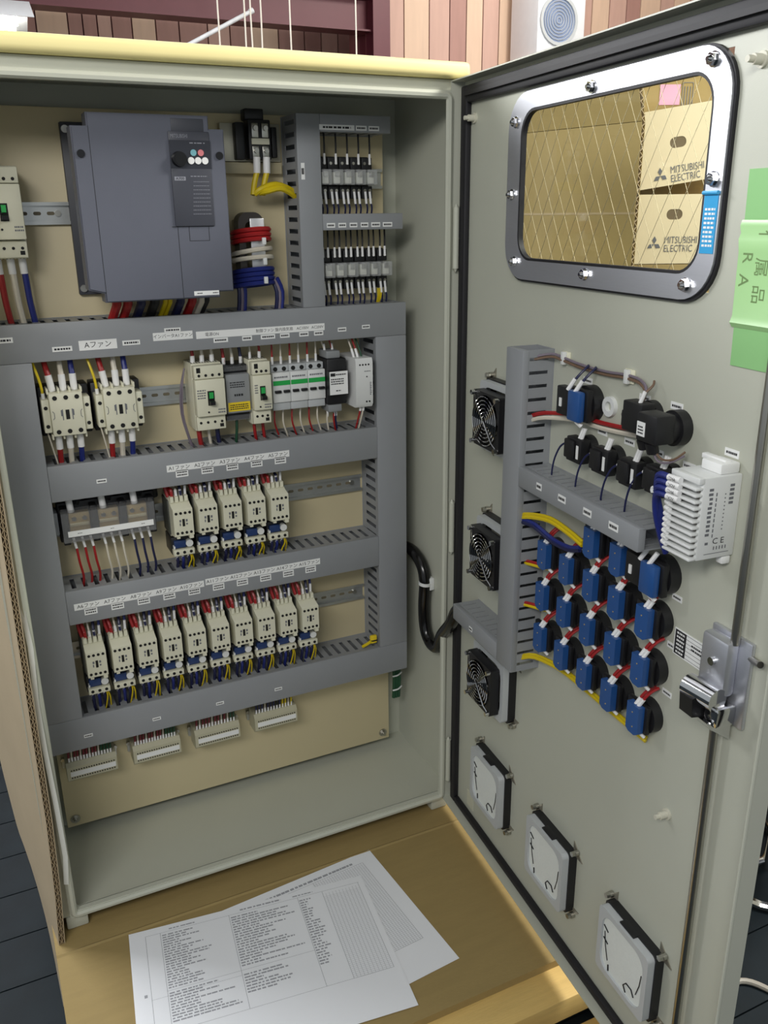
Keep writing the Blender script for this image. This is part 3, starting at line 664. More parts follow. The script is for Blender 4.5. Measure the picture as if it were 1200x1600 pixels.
# ================================================================ two large contactors
def make_big():
    t = thing('large_contactor', 'x', 'contactor', group='two large cream contactors')
    MB().bb(-.041, .041, -.05, -.0085, -.042, .042, .002).build('base', BLACK, t)
    MB().bb(-.0265, .0265, -.0895, -.05, -.036, .036, .002).build('body', CREAM, t)
    for s in (-1, 1):
        a = MB().bb(s*.0268, s*.0385, -.083, -.045, -.030, .026, .0015).build('auxiliary_block', CREAM, t)
        mb = MB()
        for z in (-.019, .012): mb.cyl((s*.0327, -.0838, z), (s*.0327, -.082, z), .0032, 10)
        mb.build('terminal_holes', HOLE, a)
    mb = MB()
    for s in (-1, 1):
        for k in range(3): mb.cyl((-.0175+.0175*k, -.0903, s*.0285), (-.0175+.0175*k, -.0885, s*.0285), .0038, 12)
    mb.build('terminal_holes', HOLE, t)
    MB().box(-.003, .003, -.0901, -.0892, -.008, .008).build('indicator', HOLE, t)
    mb = MB()
    for s in (-1, 1): mb.box(s*.007, s*.0085, -.09, -.0893, -.009, .009).box(s*.0085, s*.0105, -.09, -.0893, -.002, .008)
    for s in (-1, 1): mb.tube([(s*.0235, -.0898, .007), (s*.021, -.0898, .004), (s*.021, -.0898, -.004), (s*.0235, -.0898, -.007)], .0006, 4, smooth=0)
    mb.build('print', INKG, t)
    mb = MB()
    for s in (-1, 1):
        for k in range(4): mb.bb(-.0285+.0178*k, -.0255+.0178*k, -.082, -.05, s*.034, s*.043, .0008)
    mb.build('barriers', CREAM, t)
    for s in (-1, 1):
        for k, m in enumerate((RED, WHITE, BLUE)):
            x = -.0175+.0175*k; lean = -.006 if (s > 0 and k == 0) else 0
            MB().tube([(x, -.066, s*.038), (x+lean*.5, -.064, s*.06), (x+lean, -.055, s*.082), (x+lean*1.5, -.05, s*.105)], .0046, 8).build('lead_wire', m, t)
            MB().cyl((x, -.066, s*.036), (x+lean*.6, -.0635, s*.063), .0058, 10).build('wire_sleeve', SLEEVE, t)
    MB().tube([(-.033, -.07, .026), (-.035, -.07, .05), (-.040, -.066, .075), (-.046, -.055, .10)], .0022, 6).build('lead_wire', YELLOW, t)
    MB().cyl((-.033, -.07, .018), (-.0335, -.07, .035), .003, 8).build('wire_sleeve', SLEEVE, t)
    MB().tube([(-.034, -.066, -.03), (-.030, -.066, -.055), (-.022, -.055, -.10)], .0014, 6).build('lead_wire', WHITE, t)
    return t
bc = make_big()
place(bc, 0, (-.6455, YP, .887), 'large cream contactor beside the tall vertical duct, at the end of the breaker row')
place(bc, 1, (-.559, YP, .887), 'large cream contactor beside the bare stretch of rail in the breaker row')
# ================================================================ breakers
def breaker(label, x, z, w, h, leads_t, leads_b, loc_z, poles):
    t = thing('circuit_breaker', label, 'circuit breaker', (x, YP, z), 0, 'cream circuit breakers')
    a = w/2; b = h/2
    MB().bb(-a, a, -.068, -.0085, -b, b, .0015).build('body', CREAM, t)
    MB().bb(-a+.0005, a-.0005, -.0885, -.068, -b+.029, b-.026, .002).build('front', CREAM, t)
    MB().bb(-a+.001, a-.001, -.0855, -.066, b-.025, b-.002, .0012).build('upper_terminal_cover', CREAM, t)
    MB().bb(-a+.001, a-.001, -.078, -.066, -b+.002, -b+.027, .0012).build('lower_terminal_cover', CREAM, t)
    MB().box(-.006 if w > .04 else -.005, .006 if w > .04 else .005, -.0892, -.0885, -.012, .014).build('toggle_window', HOLE, t)
    MB().prism([(-.088, .012), (-.0925, .011), (-.0925, .001), (-.088, .0)], -.0035, .0035, 'x').build('green_flag', GRN, t)
    MB().prism([(-.088, -.001), (-.100, -.004), (-.099, -.010), (-.088, -.009)], -.0045, .0045, 'x').build('toggle', BLACK, t)
    mb = MB()
    for k in range(poles+1): mb.cyl((-a+.009+k*(w-.018)/poles, -.086, b-.019), (-a+.009+k*(w-.018)/poles, -.0846, b-.019), .0026, 10).cyl((-a+.008+k*(w-.016)/poles, -.0788, -b+.016), (-a+.008+k*(w-.016)/poles, -.077, -b+.016), .0024, 10)
    mb.box(-a+.005, -a+.012, -.0858, -.085, b-.014, b-.005); mb.cyl((-.006, -.0892, -.024), (-.006, -.088, -.024), .0018, 8); mb.box(a-.012, a-.005, -.0784, -.0775, -b+.006, -b+.012)
    n = int(w/.005)
    for k in range(n): mb.box(-a+.003+.005*k, -a+.0045+.005*k, -.06, -.03, b-.0005, b+.0004).box(-a+.003+.005*k, -a+.0045+.005*k, -.0672, -.05, -b-.0004, -b+.004)
    mb.build('terminal_holes', HOLE, t)
    mb = MB(); marks(mb, a-.016, a-.003, -.028, -.018, -.0887, 2, 4); marks(mb, -a+.003, -.009, .0, .018, -.0887, 4, 4); mb.build('print', INKG, t)
    for xx, m, r in leads_t:
        MB().tube([(xx, -.05, b-.004), (xx, -.05, b+.02), (xx-.004, -.045, loc_z[0]-z+.012)], r, 6).build('lead_wire', m, t)
        MB().cyl((xx, -.05, b-.003), (xx, -.05, b+.012), r*1.4, 8).build('wire_sleeve', SLEEVE, t)
    for xx, m, r in leads_b:
        MB().tube([(xx, -.05, -b+.004), (xx+.001, -.05, -b-.018), (xx+.006, -.042, loc_z[1]-z-.014)], r, 6).build('lead_wire', m, t)
    return t
breaker('wide cream breaker with green toggle between bare rail and grey surge unit', -.402, .889, .0545, .121, ((-.019, RED, .003), (-.002, WHITE, .003), (.016, WHITE, .003)), ((-.018, RED, .0045), (0, WHITE, .003), (.016, NAVY, .0042)), (.9745, .7985), 3)
breaker('narrow cream breaker with green toggle beside the grey surge unit', -.306, .889, .036, .119, ((-.009, WHITE, .0018), (.009, RED, .0022)), ((-.009, RED, .003), (.008, RED, .003)), (.9745, .7985), 2)
t = breaker('cream breaker with thick cables on the short rail beside the inverter', -.6985, 1.2045, .056, .136, (), (), (1.3, 1.03), 3)
for xx, m, r in ((-.018, RED, .005), (.001, WHITE, .005), (.0185, BLUE, .005)):
    MB().tube([(xx, -.05, -.064), (xx+.002, -.05, -.1), (xx+.004, -.046, -.14), (xx+.010, -.042, -.19)], r, 8).build('lead_wire', m, t)
    MB().cyl((xx, -.05, -.066), (xx+.001, -.05, -.092), .006, 10).build('wire_sleeve', SLEEVE, t)
mb = MB()
t2 = thing('loose_wire_pair', 'grey pair of thin wires looping down the side of the wide breaker', 'wire', (-.436, YP, .889))
MB().tube([(0, -.045, .05), (-.007, -.05, .02), (-.010, -.05, -.03), (-.002, -.05, -.075), (.006, -.045, -.10)], .0016, 6).build('lead_wire', GREYW, t2)
MB().tube([(.001, -.042, .05), (-.010, -.048, .015), (-.013, -.05, -.03), (-.004, -.05, -.075), (.003, -.045, -.10)], .0016, 6).build('lead_wire', GREYW, t2)
# surge unit
t = thing('surge_unit', 'grey surge unit with yellow label between the two cream breakers', 'surge protector', (-.3475, YP, .889))
MB().bb(-.022, .022, -.074, -.0085, -.034, .037, .0015).build('body', MGREY, t)
MB().bb(-.022, .022, -.060, -.0085, -.050, -.034, .001).build('lower_terminals', BLACK, t); MB().bb(-.022, .022, -.060, -.0085, .037, .052, .001).build('upper_terminals', BLACK, t)
MB().box(-.0225, .0225, -.066, -.060, .042, .050).build('clear_cover', CLEAR, t); MB().box(-.0225, .0225, -.066, -.060, -.049, -.040).build('clear_cover', CLEAR, t)
MB().box(-.0205, .0205, -.0745, -.074, -.0305, -.014).build('yellow_label', YELLAB, t)
mb = MB(); marks(mb, -.017, .017, -.028, -.017, -.0747, 3, 8); marks(mb, -.015, .012, .012, .024, -.0742, 3, 7); marks(mb, -.008, .009, -.005, .003, -.0742, 1, 4); mb.build('print', INK, t)
for k, m in enumerate((RED, WHITE, NAVY)):
    x = -.016+.016*k
    MB().tube([(x, -.045, .048), (x, -.045, .065), (x-.003, -.04, .10)], .0028, 6).build('lead_wire', m, t); MB().cyl((x, -.045, .045), (x, -.045, .064), .0032, 8).build('wire_sleeve', SLEEVE, t)
MB().tube([(.0, -.05, -.045), (-.001, -.05, -.07), (-.004, -.045, -.106)], .0026, 6).build('lead_wire', GREEN, t)
# three circuit protectors
cp = thing('circuit_protector', 'x', 'circuit breaker', group='white circuit protectors with green stripe')
MB().bb(-.0172, .0172, -.0685, -.0085, -.0245, .0315, .0012).build('body', WHITEP, cp)
MB().bb(-.0172, .0172, -.060, -.0085, .032, .044, .0012).build('terminal_block', LGREY, cp)
mb = MB()
for s in (-1, 1): mb.cyl((s*.0085, -.0607, .037), (s*.0085, -.0592, .037), .0042, 12)
mb.build('terminal_holes', HOLE, cp)
MB().box(-.0165, .0165, -.0692, -.0685, .008, .0165).build('green_stripe', GRN, cp)
for s in (-1, 1): MB().bb(s*.0085-.006, s*.0085+.006, -.0735, -.0685, -.006, -.001, .0008).build('toggle', BLACK, cp)
MB().bb(-.0172, .0172, -.064, -.0085, -.040, -.0248, .0012).build('lower_cover', LGREY, cp)
mb = MB(); marks(mb, -.014, .012, .020, .026, -.0687, 1, 6); mb.build('print', INKG, cp)
for k, m in enumerate((WHITE, RED)):
    x = .0085-.017*k
    MB().tube([(x, -.045, .042), (x, -.045, .06), (x+.002, -.04, .098)], .0017, 6).build('lead_wire', m, cp); MB().cyl((x, -.045, .040), (x, -.045, .058), .0024, 8).build('wire_sleeve', SLEEVE, cp)
    MB().tube([(x, -.045, -.038), (x-.003, -.05, -.065), (x+.004, -.046, -.088), (x+.011, -.04, -.106)], .0017, 6).build('lead_wire', m, cp)
for i, (x, w) in enumerate(((-.2625, 'touching the narrow cream breaker'), (-.2275, 'in the middle of the three'), (-.1925, 'touching the black transformer'))): place(cp, i, (x, YP, .889), 'white circuit protector with green stripe %s' % w)
# transformer
t = thing('control_transformer', 'black control transformer with white label next to the narrow power supply', 'transformer', (-.157, YP, .893))
MB().bb(-.0170, .024, -.075, -.0085, -.042, .046, .004).build('body', BLACK, t)
MB().box(-.0168, .021, -.086, -.075, -.022, .024).build('label_block', BLACK, t)
MB().box(-.0165, .0205, -.0866, -.086, -.0205, .0235).build('white_label', STICK, t)
mb = MB(); mb.box(-.0145, -.005, -.0868, -.0866, .0145, .0205); marks(mb, -.004, .017, .015, .020, -.0868, 1, 6); marks(mb, -.014, .012, -.002, .011, -.0868, 3, 7); marks(mb, -.004, .006, -.015, -.011, -.0868, 1, 2); mb.build('label_print', INK, t)
MB().bb(-.015, .013, -.070, -.03, .046, .060, .002).build('terminal_block', MGREY, t); MB().bb(-.014, .014, -.070, -.03, -.057, -.042, .002).build('terminal_block', MGREY, t)
for x, m in ((-.010, WHITE), (.006, RED)):
    MB().tube([(x, -.05, .058), (x-.004, -.05, .07), (x-.012, -.045, .096)], .0016, 6).build('lead_wire', m, t); MB().cyl((x, -.05, .055), (x-.002, -.05, .072), .0024, 8).build('wire_sleeve', SLEEVE, t)
for x, m in ((-.010, WHITE), (.004, RED), (.008, NAVY)):
    MB().tube([(x, -.055, -.055), (x-.002, -.055, -.075), (x+.006, -.046, -.108)], .0018, 6).build('lead_wire', m, t); MB().cyl((x, -.055, -.054), (x-.001, -.055, -.068), .0024, 8).build('wire_sleeve', SLEEVE, t)
# power supply
t = thing('power_supply', 'white narrow power supply beside the black transformer with white label', 'power supply', (-.1075, YP, .892))
MB().prism([(-.0085, -.047), (-.094, -.047), (-.099, -.040), (-.0995, .040), (-.096, .047), (-.0085, .047)], -.0175, .0175, 'x').build('body', WHITEP, t)
mb = MB()
for k in range(4): mb.cyl((-.009+.006*k, -.0999, .035), (-.009+.006*k, -.0985, .035), .0018, 8)
for k in range(2): mb.cyl((.004+.006*k, -.0999, -.036), (.004+.006*k, -.0985, -.036), .0018, 8)
mb.cyl((.005, -.0999, .012), (.005, -.0985, .012), .0014, 8); mb.build('terminal_holes', HOLE, t)
mb = MB(); marks(mb, .000, .013, .021, .024, -.0998, 1, 4); marks(mb, .011, .0145, -.024, .002, -.0998, 8, 1); mb.build('print', INKG, t)
for k, m in enumerate((WHITE, RED, GREEN)):
    x = -.010+.008*k
    MB().tube([(x, -.075, .045), (x-.003, -.07, .062), (x-.008, -.05, .096)], .0017, 6).build('lead_wire', m, t)
    if k < 2: MB().cyl((x, -.076, .044), (x-.003, -.070, .062), .0026, 8).build('wire_sleeve', SLEEVE, t)
for k, m in enumerate((RED, WHITE)):
    x = -.002+.006*k
    MB().tube([(x, -.085, -.045), (x-.002, -.08, -.065), (x-.004, -.06, -.106)], .0018, 6).build('lead_wire', m, t); MB().cyl((x, -.085, -.044), (x-.001, -.083, -.056), .0026, 8).build('wire_sleeve', SLEEVE, t)
# ================================================================ three-pole distribution terminal with clear cover
t = thing('power_terminal_block', 'three-part power terminal block under a clear cover with white strip', 'terminal block', (-.592, YP, .683))
MB().bb(-.088, .082, -.030, -.0085, -.040, .034, .002).build('base', BLACK, t)
for k in range(4): MB().bb(-.079+.0505*k-.006, -.079+.0505*k+.006, -.055, -.030, -.038, .030, .002).build('barrier', BLACK, t)
for k in range(3):
    x = -.054+.0505*k
    MB().bb(x-.018, x+.018, -.046, -.030, -.016, .018, .001).build('bus_bar', COPPER, t)
    MB().bb(x-.017, x+.016, -.050, -.046, -.006, .000, .001).build('link_bar', mat('bright_link', (226, 214, 176), .3, .3), t)
    for q in (-1, 1): MB().cyl((x+q*.009, -.046, .008), (x+q*.009, -.051, .008), .004, 12).build('screw', SCREW, t)
mb = MB(); mb.box(-.086, .074, -.074, -.0725, -.026, .026).box(-.086, .074, -.074, -.045, .026, .0272).box(-.086, .074, -.074, -.045, -.0272, -.026); mb.build('clear_cover', CLEAR, t)
MB().box(-.078, .070, -.0752, -.0742, -.0165, -.006).build('white_strip', STICK, t)
mb = MB(); marks(mb, -.062, -.054, -.012, -.010, -.0754, 1, 3); marks(mb, -.006, .0, -.012, -.010, -.0754, 1, 2); marks(mb, .048, .054, -.012, -.010, -.0754, 1, 2); mb.build('strip_print', INK, t)
MB().bb(-.100, -.089, -.045, -.0085, -.02, .022, .002).build('end_clamp', LGREY, t)
for k, m in enumerate((RED, WHITE, NAVY)):
    x = -.066+.055*k
    MB().tube([(x, -.05, .022), (x-.003, -.05, .045), (x-.006, -.045, .068)], .0048, 8).build('lead_wire', RED if k == 0 else WHITE, t)
    MB().cyl((x, -.05, .022), (x-.0025, -.05, .047), .0060, 10).build('wire_sleeve', SLEEVE, t)
    MB().tube([(x+.010, -.025, .028), (x+.020, -.022, .045), (x+.037, -.022, .040), (x+.040, -.020, .02)], .008, 8).build('jumper_cable', BLACK, t)
    for j in range(3):
        xx = -.066+.0505*k+.0145*j
        MB().cyl((xx-.003, -.058, -.024), (xx, -.062, -.043), .0024, 7).build('wire_sleeve', SLEEVE, t)
        MB().tube([(xx, -.060, -.040), (xx+.002, -.062, -.07), (xx+.006, -.055, -.10), (xx+.004, -.045, -.125)], .0022 if k != 1 else .0019, 6).build('lead_wire', (RED, WHITE, NAVY)[k], t)
# ================================================================ inverter
t = thing('inverter', 'large dark grey inverter with dial keypad mounted above the long duct', 'inverter', (-.480, YP, 1.207))
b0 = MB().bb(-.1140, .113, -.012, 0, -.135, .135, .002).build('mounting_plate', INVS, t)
for x in (-.1065, .1065):
    for z in (-.124, .124): MB().cyl((x, -.012, z), (x, -.016, z), .006, 12).build('mounting_screw', SCREW, t)
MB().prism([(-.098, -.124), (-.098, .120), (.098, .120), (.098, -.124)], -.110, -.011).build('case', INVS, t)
FY = -.1496
X2, X1 = .1155, .092
def cov(g): return [(-X2+g, -.118+g), (-X2+g, .118-g), (-X1+g, .118-g), (-X1+g, .137-g), (X1-g, .137-g), (X1-g, .118-g), (X2-g, .118-g), (X2-g, -.129+g), (X1-g, -.129+g), (X1-g, -.138+g), (-X1+g, -.138+g), (-X1+g, -.124+g)]
mb = MB(); mb.prism(cov(0), -.108, FY+.004).prism(cov(.002), FY+.004, FY)
mb.build('front_cover', INV, t)
mb = MB(); mb.box(-.0906, -.0900, FY-.0003, FY, -.136, .118).box(.0302, .0308, FY-.0003, FY, -.136, -.026); mb.box(.0215, .089, FY-.0003, FY, -.0265, -.0257)
mb.box(.048, .0486, FY-.0003, FY, -.0475, -.026).box(.080, .0806, FY-.0003, FY, -.0475, -.026).box(.048, .0806, FY-.0003, FY, -.0481, -.0475)
mb.build('seam_lines', HOLE, t, (.004, 0, 0) if 0 else (0, 0, 0))
MB().bb(.0265, .077, FY-.001, FY+.002, .113, .132, .0008).build('vent_cover', INVS, t, (.006, 0, 0))
pn = MB().bb(.0225, .0855, FY-.003, FY+.002, -.0255, .1135, .001).build('control_panel', INVD, t, (.0045, 0, 0))
MB().box(.0225, .0865, FY-.0033, FY-.003, .060, .101).build('display_zone', mat('display_dark', (48, 50, 58), .25), pn)
MB().cyl((.036, FY-.003, .0735), (.036, FY-.012, .0735), .0118, 24, .0105).cyl((.036, FY-.012, .0735), (.036, FY-.0128, .0735), .0085, 20).build('dial', BLACKG, pn)
for x, z, m, r in ((.059, .083, TEAL, .0048), (.0705, .083, PINK, .0048), (.0545, .0715, STICK, .0052), (.0655, .0715, STICK, .0052), (.0765, .0715, STICK, .0052)): MB().cyl((x, FY-.003, z), (x, FY-.005, z), r, 16).build('key', m, pn)
mb = MB(); text_mb(mb, 'MITSUBISHI', .0385, .1065, .008, FY-.0032, .026); mb.box(.0265, .044, FY-.0032, FY-.003, .0425, .0482)
marks(mb, .054, .078, .0955, .0985, FY-.0034, 1, 3); marks(mb, .052, .078, .0475, .050, FY-.0032, 1, 6)
for i in range(9): marks(mb, .052+.0005*i, .081, -.008+.006*i, -.0065+.006*i, FY-.0032, 1, 9)
mb.build('print', mat('print_grey', (138, 140, 150), .5), pn)
mb = MB(); text_mb(mb, 'A700', .0352, .0453, .0055, FY-.0034, .013); mb.build('badge_text', INK, pn)
for x in (-.1045, .1055): MB().cyl((x, FY-.0025, .0795), (x, FY+.002, .0795), .0058, 14).build('cover_screw', mat('screw_dark', (46, 46, 48), .3, .7), t)
MB().box(.048, .0895, FY-.0006, FY, -.1335, -.1265).build('white_label', STICK, t)
mb = MB(); marks(mb, .053, .062, -.1315, -.1285, FY-.0007, 1, 4); marks(mb, .079, .088, -.1315, -.1285, FY-.0007, 1, 3); mb.build('label_print', INK, t)
for x, m, r in ((-.070, RED, .0075), (-.052, RED, .0075), (-.030, NAVY, .0075), (-.008, BLACK, .008), (.010, YELLOW, .004), (.018, YELLOW, .004), (.036, NAVY, .0075), (.056, RED, .0075), (.072, WHITE, .006), (.080, BLACK, .006)):
    MB().tube([(x, -.07, -.115), (x+.004, -.085, -.142), (x+.002, -.07, -.158), (x-.004, -.05, -.180)], r, 8).build('lead_wire', m, t)
# ================================================================ supply terminal on plate, yellow wires
t = thing('supply_terminal', 'two-pole supply terminal on a zinc plate with yellow wires', 'terminal block', (-.280, YP, 1.318))
MB().bb(-.052, .056, -.012, 0, -.032, .030, .001).build('plate', ZINC, t); MB().bb(-.052, .056, -.016, 0, -.052, -.033, .001).build('lower_bracket', mat('beige_bracket', (188, 178, 146), .45), t)
MB().bb(-.030, -.014, -.030, -.012, -.030, .030, .002).build('fuse_holder', BLACK, t); MB().bb(.036, .046, -.026, -.012, -.026, .024, .002).build('fuse_holder', BLACK, t)
MB().bb(-.010, .030, -.040, -.012, -.030, .034, .002).build('insulator', BLACK, t)
MB().bb(-.006, .026, -.044, -.040, -.006, .004, .001).build('marker', CREAM, t)
MB().bb(-.012, .022, -.030, -.006, .034, .052, .002).build('upper_clamp', BLACK, t)
for s in (-1, 1):
    x = .010+s*.009
    MB().bb(x-.006, x+.006, -.043, -.040, .005, .028, .001).build('contact', SCREW, t); MB().bb(x-.006, x+.006, -.043, -.040, -.026, -.008, .001).build('contact', SCREW, t)
    for z in (.020, -.016): MB().cyl((x, -.043, z), (x, -.048, z), .0042, 12).build('screw', SCREW, t)
    MB().cyl((x, -.044, -.026), (x-.001, -.044, -.052), .0062, 10).build('wire_sleeve', SLEEVE, t)
    MB().tube([(x, -.044, -.048), (x-.007, -.046, -.068), (x-.012, -.050, -.088)], .005, 8).build('lead_wire', YELLOW, t)
MB().tube([(-.008, -.050, -.086), (.004, -.056, -.078), (.030, -.055, -.071), (.060, -.048, -.080), (.078, -.040, -.092)], .0055, 8).build('lead_wire', YELLOW, t)
MB().tube([(.000, -.050, -.084), (.014, -.060, -.081), (.036, -.060, -.077), (.060, -.052, -.086), (.076, -.044, -.098)], .0055, 8).build('lead_wire', YELLOW, t)
# ================================================================ ferrite core with windings
t = thing('ferrite_core', 'dark upright ferrite core wound with red, white and blue cables', 'ferrite core', (-.298, YP, 1.140))
MB().ring(rrect(-.026, .020, -.062, .062, .018, 6), rrect(-.014, .008, -.046, .046, .008, 6), -.060, -.030).build('core', CORE, t)
MB().bb(-.020, .012, -.028, 0, -.05, .05, .002).build('stand', mat('beige_bracket', (188, 178, 146), .45), t)
MB().bb(-.006, .020, -.0635, -.060, -.052, .052, .0015).build('core_strap', mat('bright_strap', (214, 214, 216), .35, .6), t)
def windings(m, z0, n, r, tilt, rad):
    for k in range(n):
        z = z0-k*r*1.9; pts = []
        for i in range(14):
            a = 2*math.pi*i/14; pts.append((.000+rad*math.cos(a), -.045+.027*math.sin(a), z+tilt*math.cos(a)-.004*math.sin(a)))
        MB().tube(pts, r, 7, True, 2).build('winding', m, t)
windings(RED, .030, 3, .0042, .002, .033); windings(WHITE, -.004, 1, .0042, .004, .034); windings(WHITE, -.017, 1, .0042, .002, .036); windings(BLUE, -.037, 4, .0042, .002, .036)
for z in (.014, -.020, -.052): MB().bb(.010, .017, -.079, -.074, z-.006, z+.006, .001).build('cable_tie', WHITEP, t)
for x0, x1 in ((-.030, -.030), (.032, .040)):
    for q, m in enumerate((NAVY, GREYW, BLUE)):
        MB().tube([(x0+.004*q, -.050-.004*q, -.050), (x1+.005*q, -.055, -.075), (x1-.002+.005*q, -.05, -.112)], .004, 7).build('lead_wire', m, t)
# ================================================================ clear relays
def make_relay(zt, zb, nt):
    t = thing('plug_in_relay', 'x', 'relay', group='clear plug-in relays on black sockets')
    MB().bb(-.0102, .0102, -.030, -.0085, -.036, .036, .0015).build('socket', BLACK, t)
    MB().bb(-.0102, .0102, -.046, -.028, .0135, .034, .001).build('socket_top', BLACK, t); MB().bb(-.0102, .0102, -.046, -.028, -.036, -.0145, .001).build('socket_bottom', BLACK, t)
    mb = MB()
    for x in (-.005, .005):
        mb.cyl((x, -.0475, .024), (x, -.046, .024), .0028, 8).cyl((x, -.0475, -.022), (x, -.046, -.022), .0028, 8)
    mb.build('terminal_screws', SCREW, t)
    MB().bb(-.0096, .0096, -.071, -.030, -.0130, .0130, .0015).build('clear_case', RELAYC, t)
    MB().bb(-.0065, .0065, -.062, -.030, -.0105, .0085, .001).build('coil', mat('coil_cream', (236, 234, 222), .5), t)
    MB().box(-.004, .004, -.066, -.062, .001, .010).build('contact_arm', SCREW, t)
    for k in range(nt):
        x = .005-.010*k
        MB().cyl((x, -.048, .022), (x, -.047, .040), .0022, 7).build('wire_sleeve', SLEEVE, t)
        MB().tube([(x, -.047, .036), (x+.001, -.046, .05), (x+.003, -.04, zt)], .0016, 6).build('lead_wire', INK, t)
    for k in range(2):
        x = -.005+.009*k
        MB().cyl((x, -.048, -.024), (x+.0025, -.047, -.045), .0022, 7).build('wire_sleeve', SLEEVE, t)
        MB().tube([(x+.002, -.047, -.042), (x+.005, -.046, -.052), (x+.006, -.040, zb)], .0016, 6).build('lead_wire', NAVY, t)
    return t
ra = make_relay(.078, -.066, 1); ordn = ('first', 'second', 'third', 'fourth', 'fifth', 'sixth')
for i in range(5): place(ra, i, (-.1595+.0222*i, YP, 1.2595), '%s clear relay from the vertical duct in the upper relay row' % ordn[i])
rb = make_relay(.072, -.066, 2)
for i in range(6): place(rb, i, (-.158+.0232*i, YP, 1.099), '%s clear relay from the vertical duct in the lower relay row' % ordn[i])
t = thing('thin_wires', 'three short yellow wires below the last lower relay', 'wire', (-.052, YP, 1.05))
for k in range(3): MB().tube([(.004*k, -.047, .012), (.003*k, -.047, -.004), (.002*k, -.040, -.016)], .0015, 6).build('wire', YELLOW, t)
# ================================================================ bottom terminal blocks
def termblock(label, x, z, cols):
    t = thing('terminal_block', label, 'terminal block', (x, YP, z), 0, 'terminal blocks along the bottom of the panel')
    MB().box(-.052, .052, -.008, 0, -.010, .010).build('rail', RAIL, t)
    MB().prism([(-.008, -.022), (-.044, -.020), (-.0505, -.014), (-.0505, .014), (-.044, .022), (-.008, .024)], -.047, .047, 'x').build('body', mat('terminal_grey', (188, 184, 158), .45), t)
    MB().box(-.041, .044, -.0512, -.0505, -.006, .004).build('marker_strip', STICK, t)
    mb = MB()
    for k in range(18): mb.box(-.040+.0047*k, -.0375+.0047*k, -.0509, -.0504, .0058, .0084).box(-.040+.0047*k, -.0375+.0047*k, -.0509, -.0504, -.0105, -.008)
    mb.build('terminal_holes', HOLE, t)
    for s in (-1, 1): MB().cyl((s*.050, -.008, .010), (s*.050, -.012, .010), .004, 10).build('end_screw', SCREW, t)
    for k, m in enumerate(cols):
        xx = -.040+.078*k/(len(cols)-1)
        MB().tube([(xx, -.040, .018), (xx, -.041, .034), (xx+.002, -.038, .068)], .0021 if m is not WHITE else .0013, 6).build('lead_wire', m if m is not RED else mat('dark_red_wire', (112, 34, 44), .5), t)
    mb = MB()
    for k in range(len(cols)): xx = -.040+.078*k/(len(cols)-1); mb.cyl((xx, -.041, .021), (xx, -.041, .031), .0021, 6)
    mb.build('ferrules', SLEEVE, t)
    return t
rr = [RED, WHITE, RED, RED, WHITE, RED, RED, WHITE, RED, RED, WHITE, GREEN, GREEN, GREEN, GREEN]
termblock('terminal block under the lowest duct nearest the carton wall, red and green wires', -.683, .178, rr)
termblock('terminal block under the lowest duct, second from the carton wall', -.557, .178, rr[::1])
termblock('terminal block under the lowest duct, third from the carton wall', -.433, .178, [RED, WHITE, RED, RED, RED, WHITE, RED, RED, WHITE, RED, WHITE, GREEN, GREEN])
termblock('terminal block under the lowest duct with navy and yellow wires', -.306, .180, [NAVY, NAVY, NAVY, WHITE, NAVY, NAVY, NAVY, BLACK, NAVY, YELLOW, YELLOW, WHITE, YELLOW])
# ================================================================ earth bar, yellow tag, harness
t = thing('earth_wire_bundle', 'green earth wires tied together below the end of the lowest duct', 'wire', (-.010, .205, .175))
for k in range(3): MB().tube([(-.006+.006*k, .0, .072), (-.005+.006*k, -.004, .02), (-.004+.006*k, .003, -.034)], .0045, 7).build('wire', GREEN, t)
for z in (.030, -.006): MB().tube([(-.010, -.006, z-.004), (0, -.012, z), (.012, -.006, z+.002)], .0018, 6).build('cable_tie', WHITEP, t)
t = thing('yellow_wire_tag', 'yellow striped wire coil in the duct corner past the A15ファン contactor', 'wire', (-.086, .165, .318))
MB().tube([(-.022, .0, -.004), (-.012, -.006, .004), (.0, -.004, .008), (.008, .002, .0)], .0035, 7).build('wire', YELLOW, t)
MB().bb(-.006, .009, -.008, .0, .002, .020, .002).build('tag', YELLAB, t); MB().box(-.0062, .0092, -.0084, -.0, .007, .010).build('tag_stripe', BLACK, t)
t = thing('cable_harness', 'thick black cable harness looping from the panel to the door', 'cable')
hp = [(-.012, .205, .520), (.008, .165, .520), (.013, .125, .500), (.013, .108, .465), (.013, .112, .405), (.013, .104, .355), (.013, .078, .333), (.011, .045, .342), (.004, .016, .385), tuple(dp(.045, .440, .030)), tuple(dp(.075, .482, .030)), tuple(dp(.120, .494, .030))]
MB().tube(hp, .0125, 12, smooth=5).build('sheath', BLACKG, t)
MB().tube([(hp[3][0]+.0005, hp[3][1], hp[3][2])]+[(.013, .1085, .458)], .0138, 14, smooth=0).build('cable_tie', WHITEP, t)
MB().bb(.018, .0298, .096, .118, .447, .474, .002).build('tie_mount', WHITEP, t)
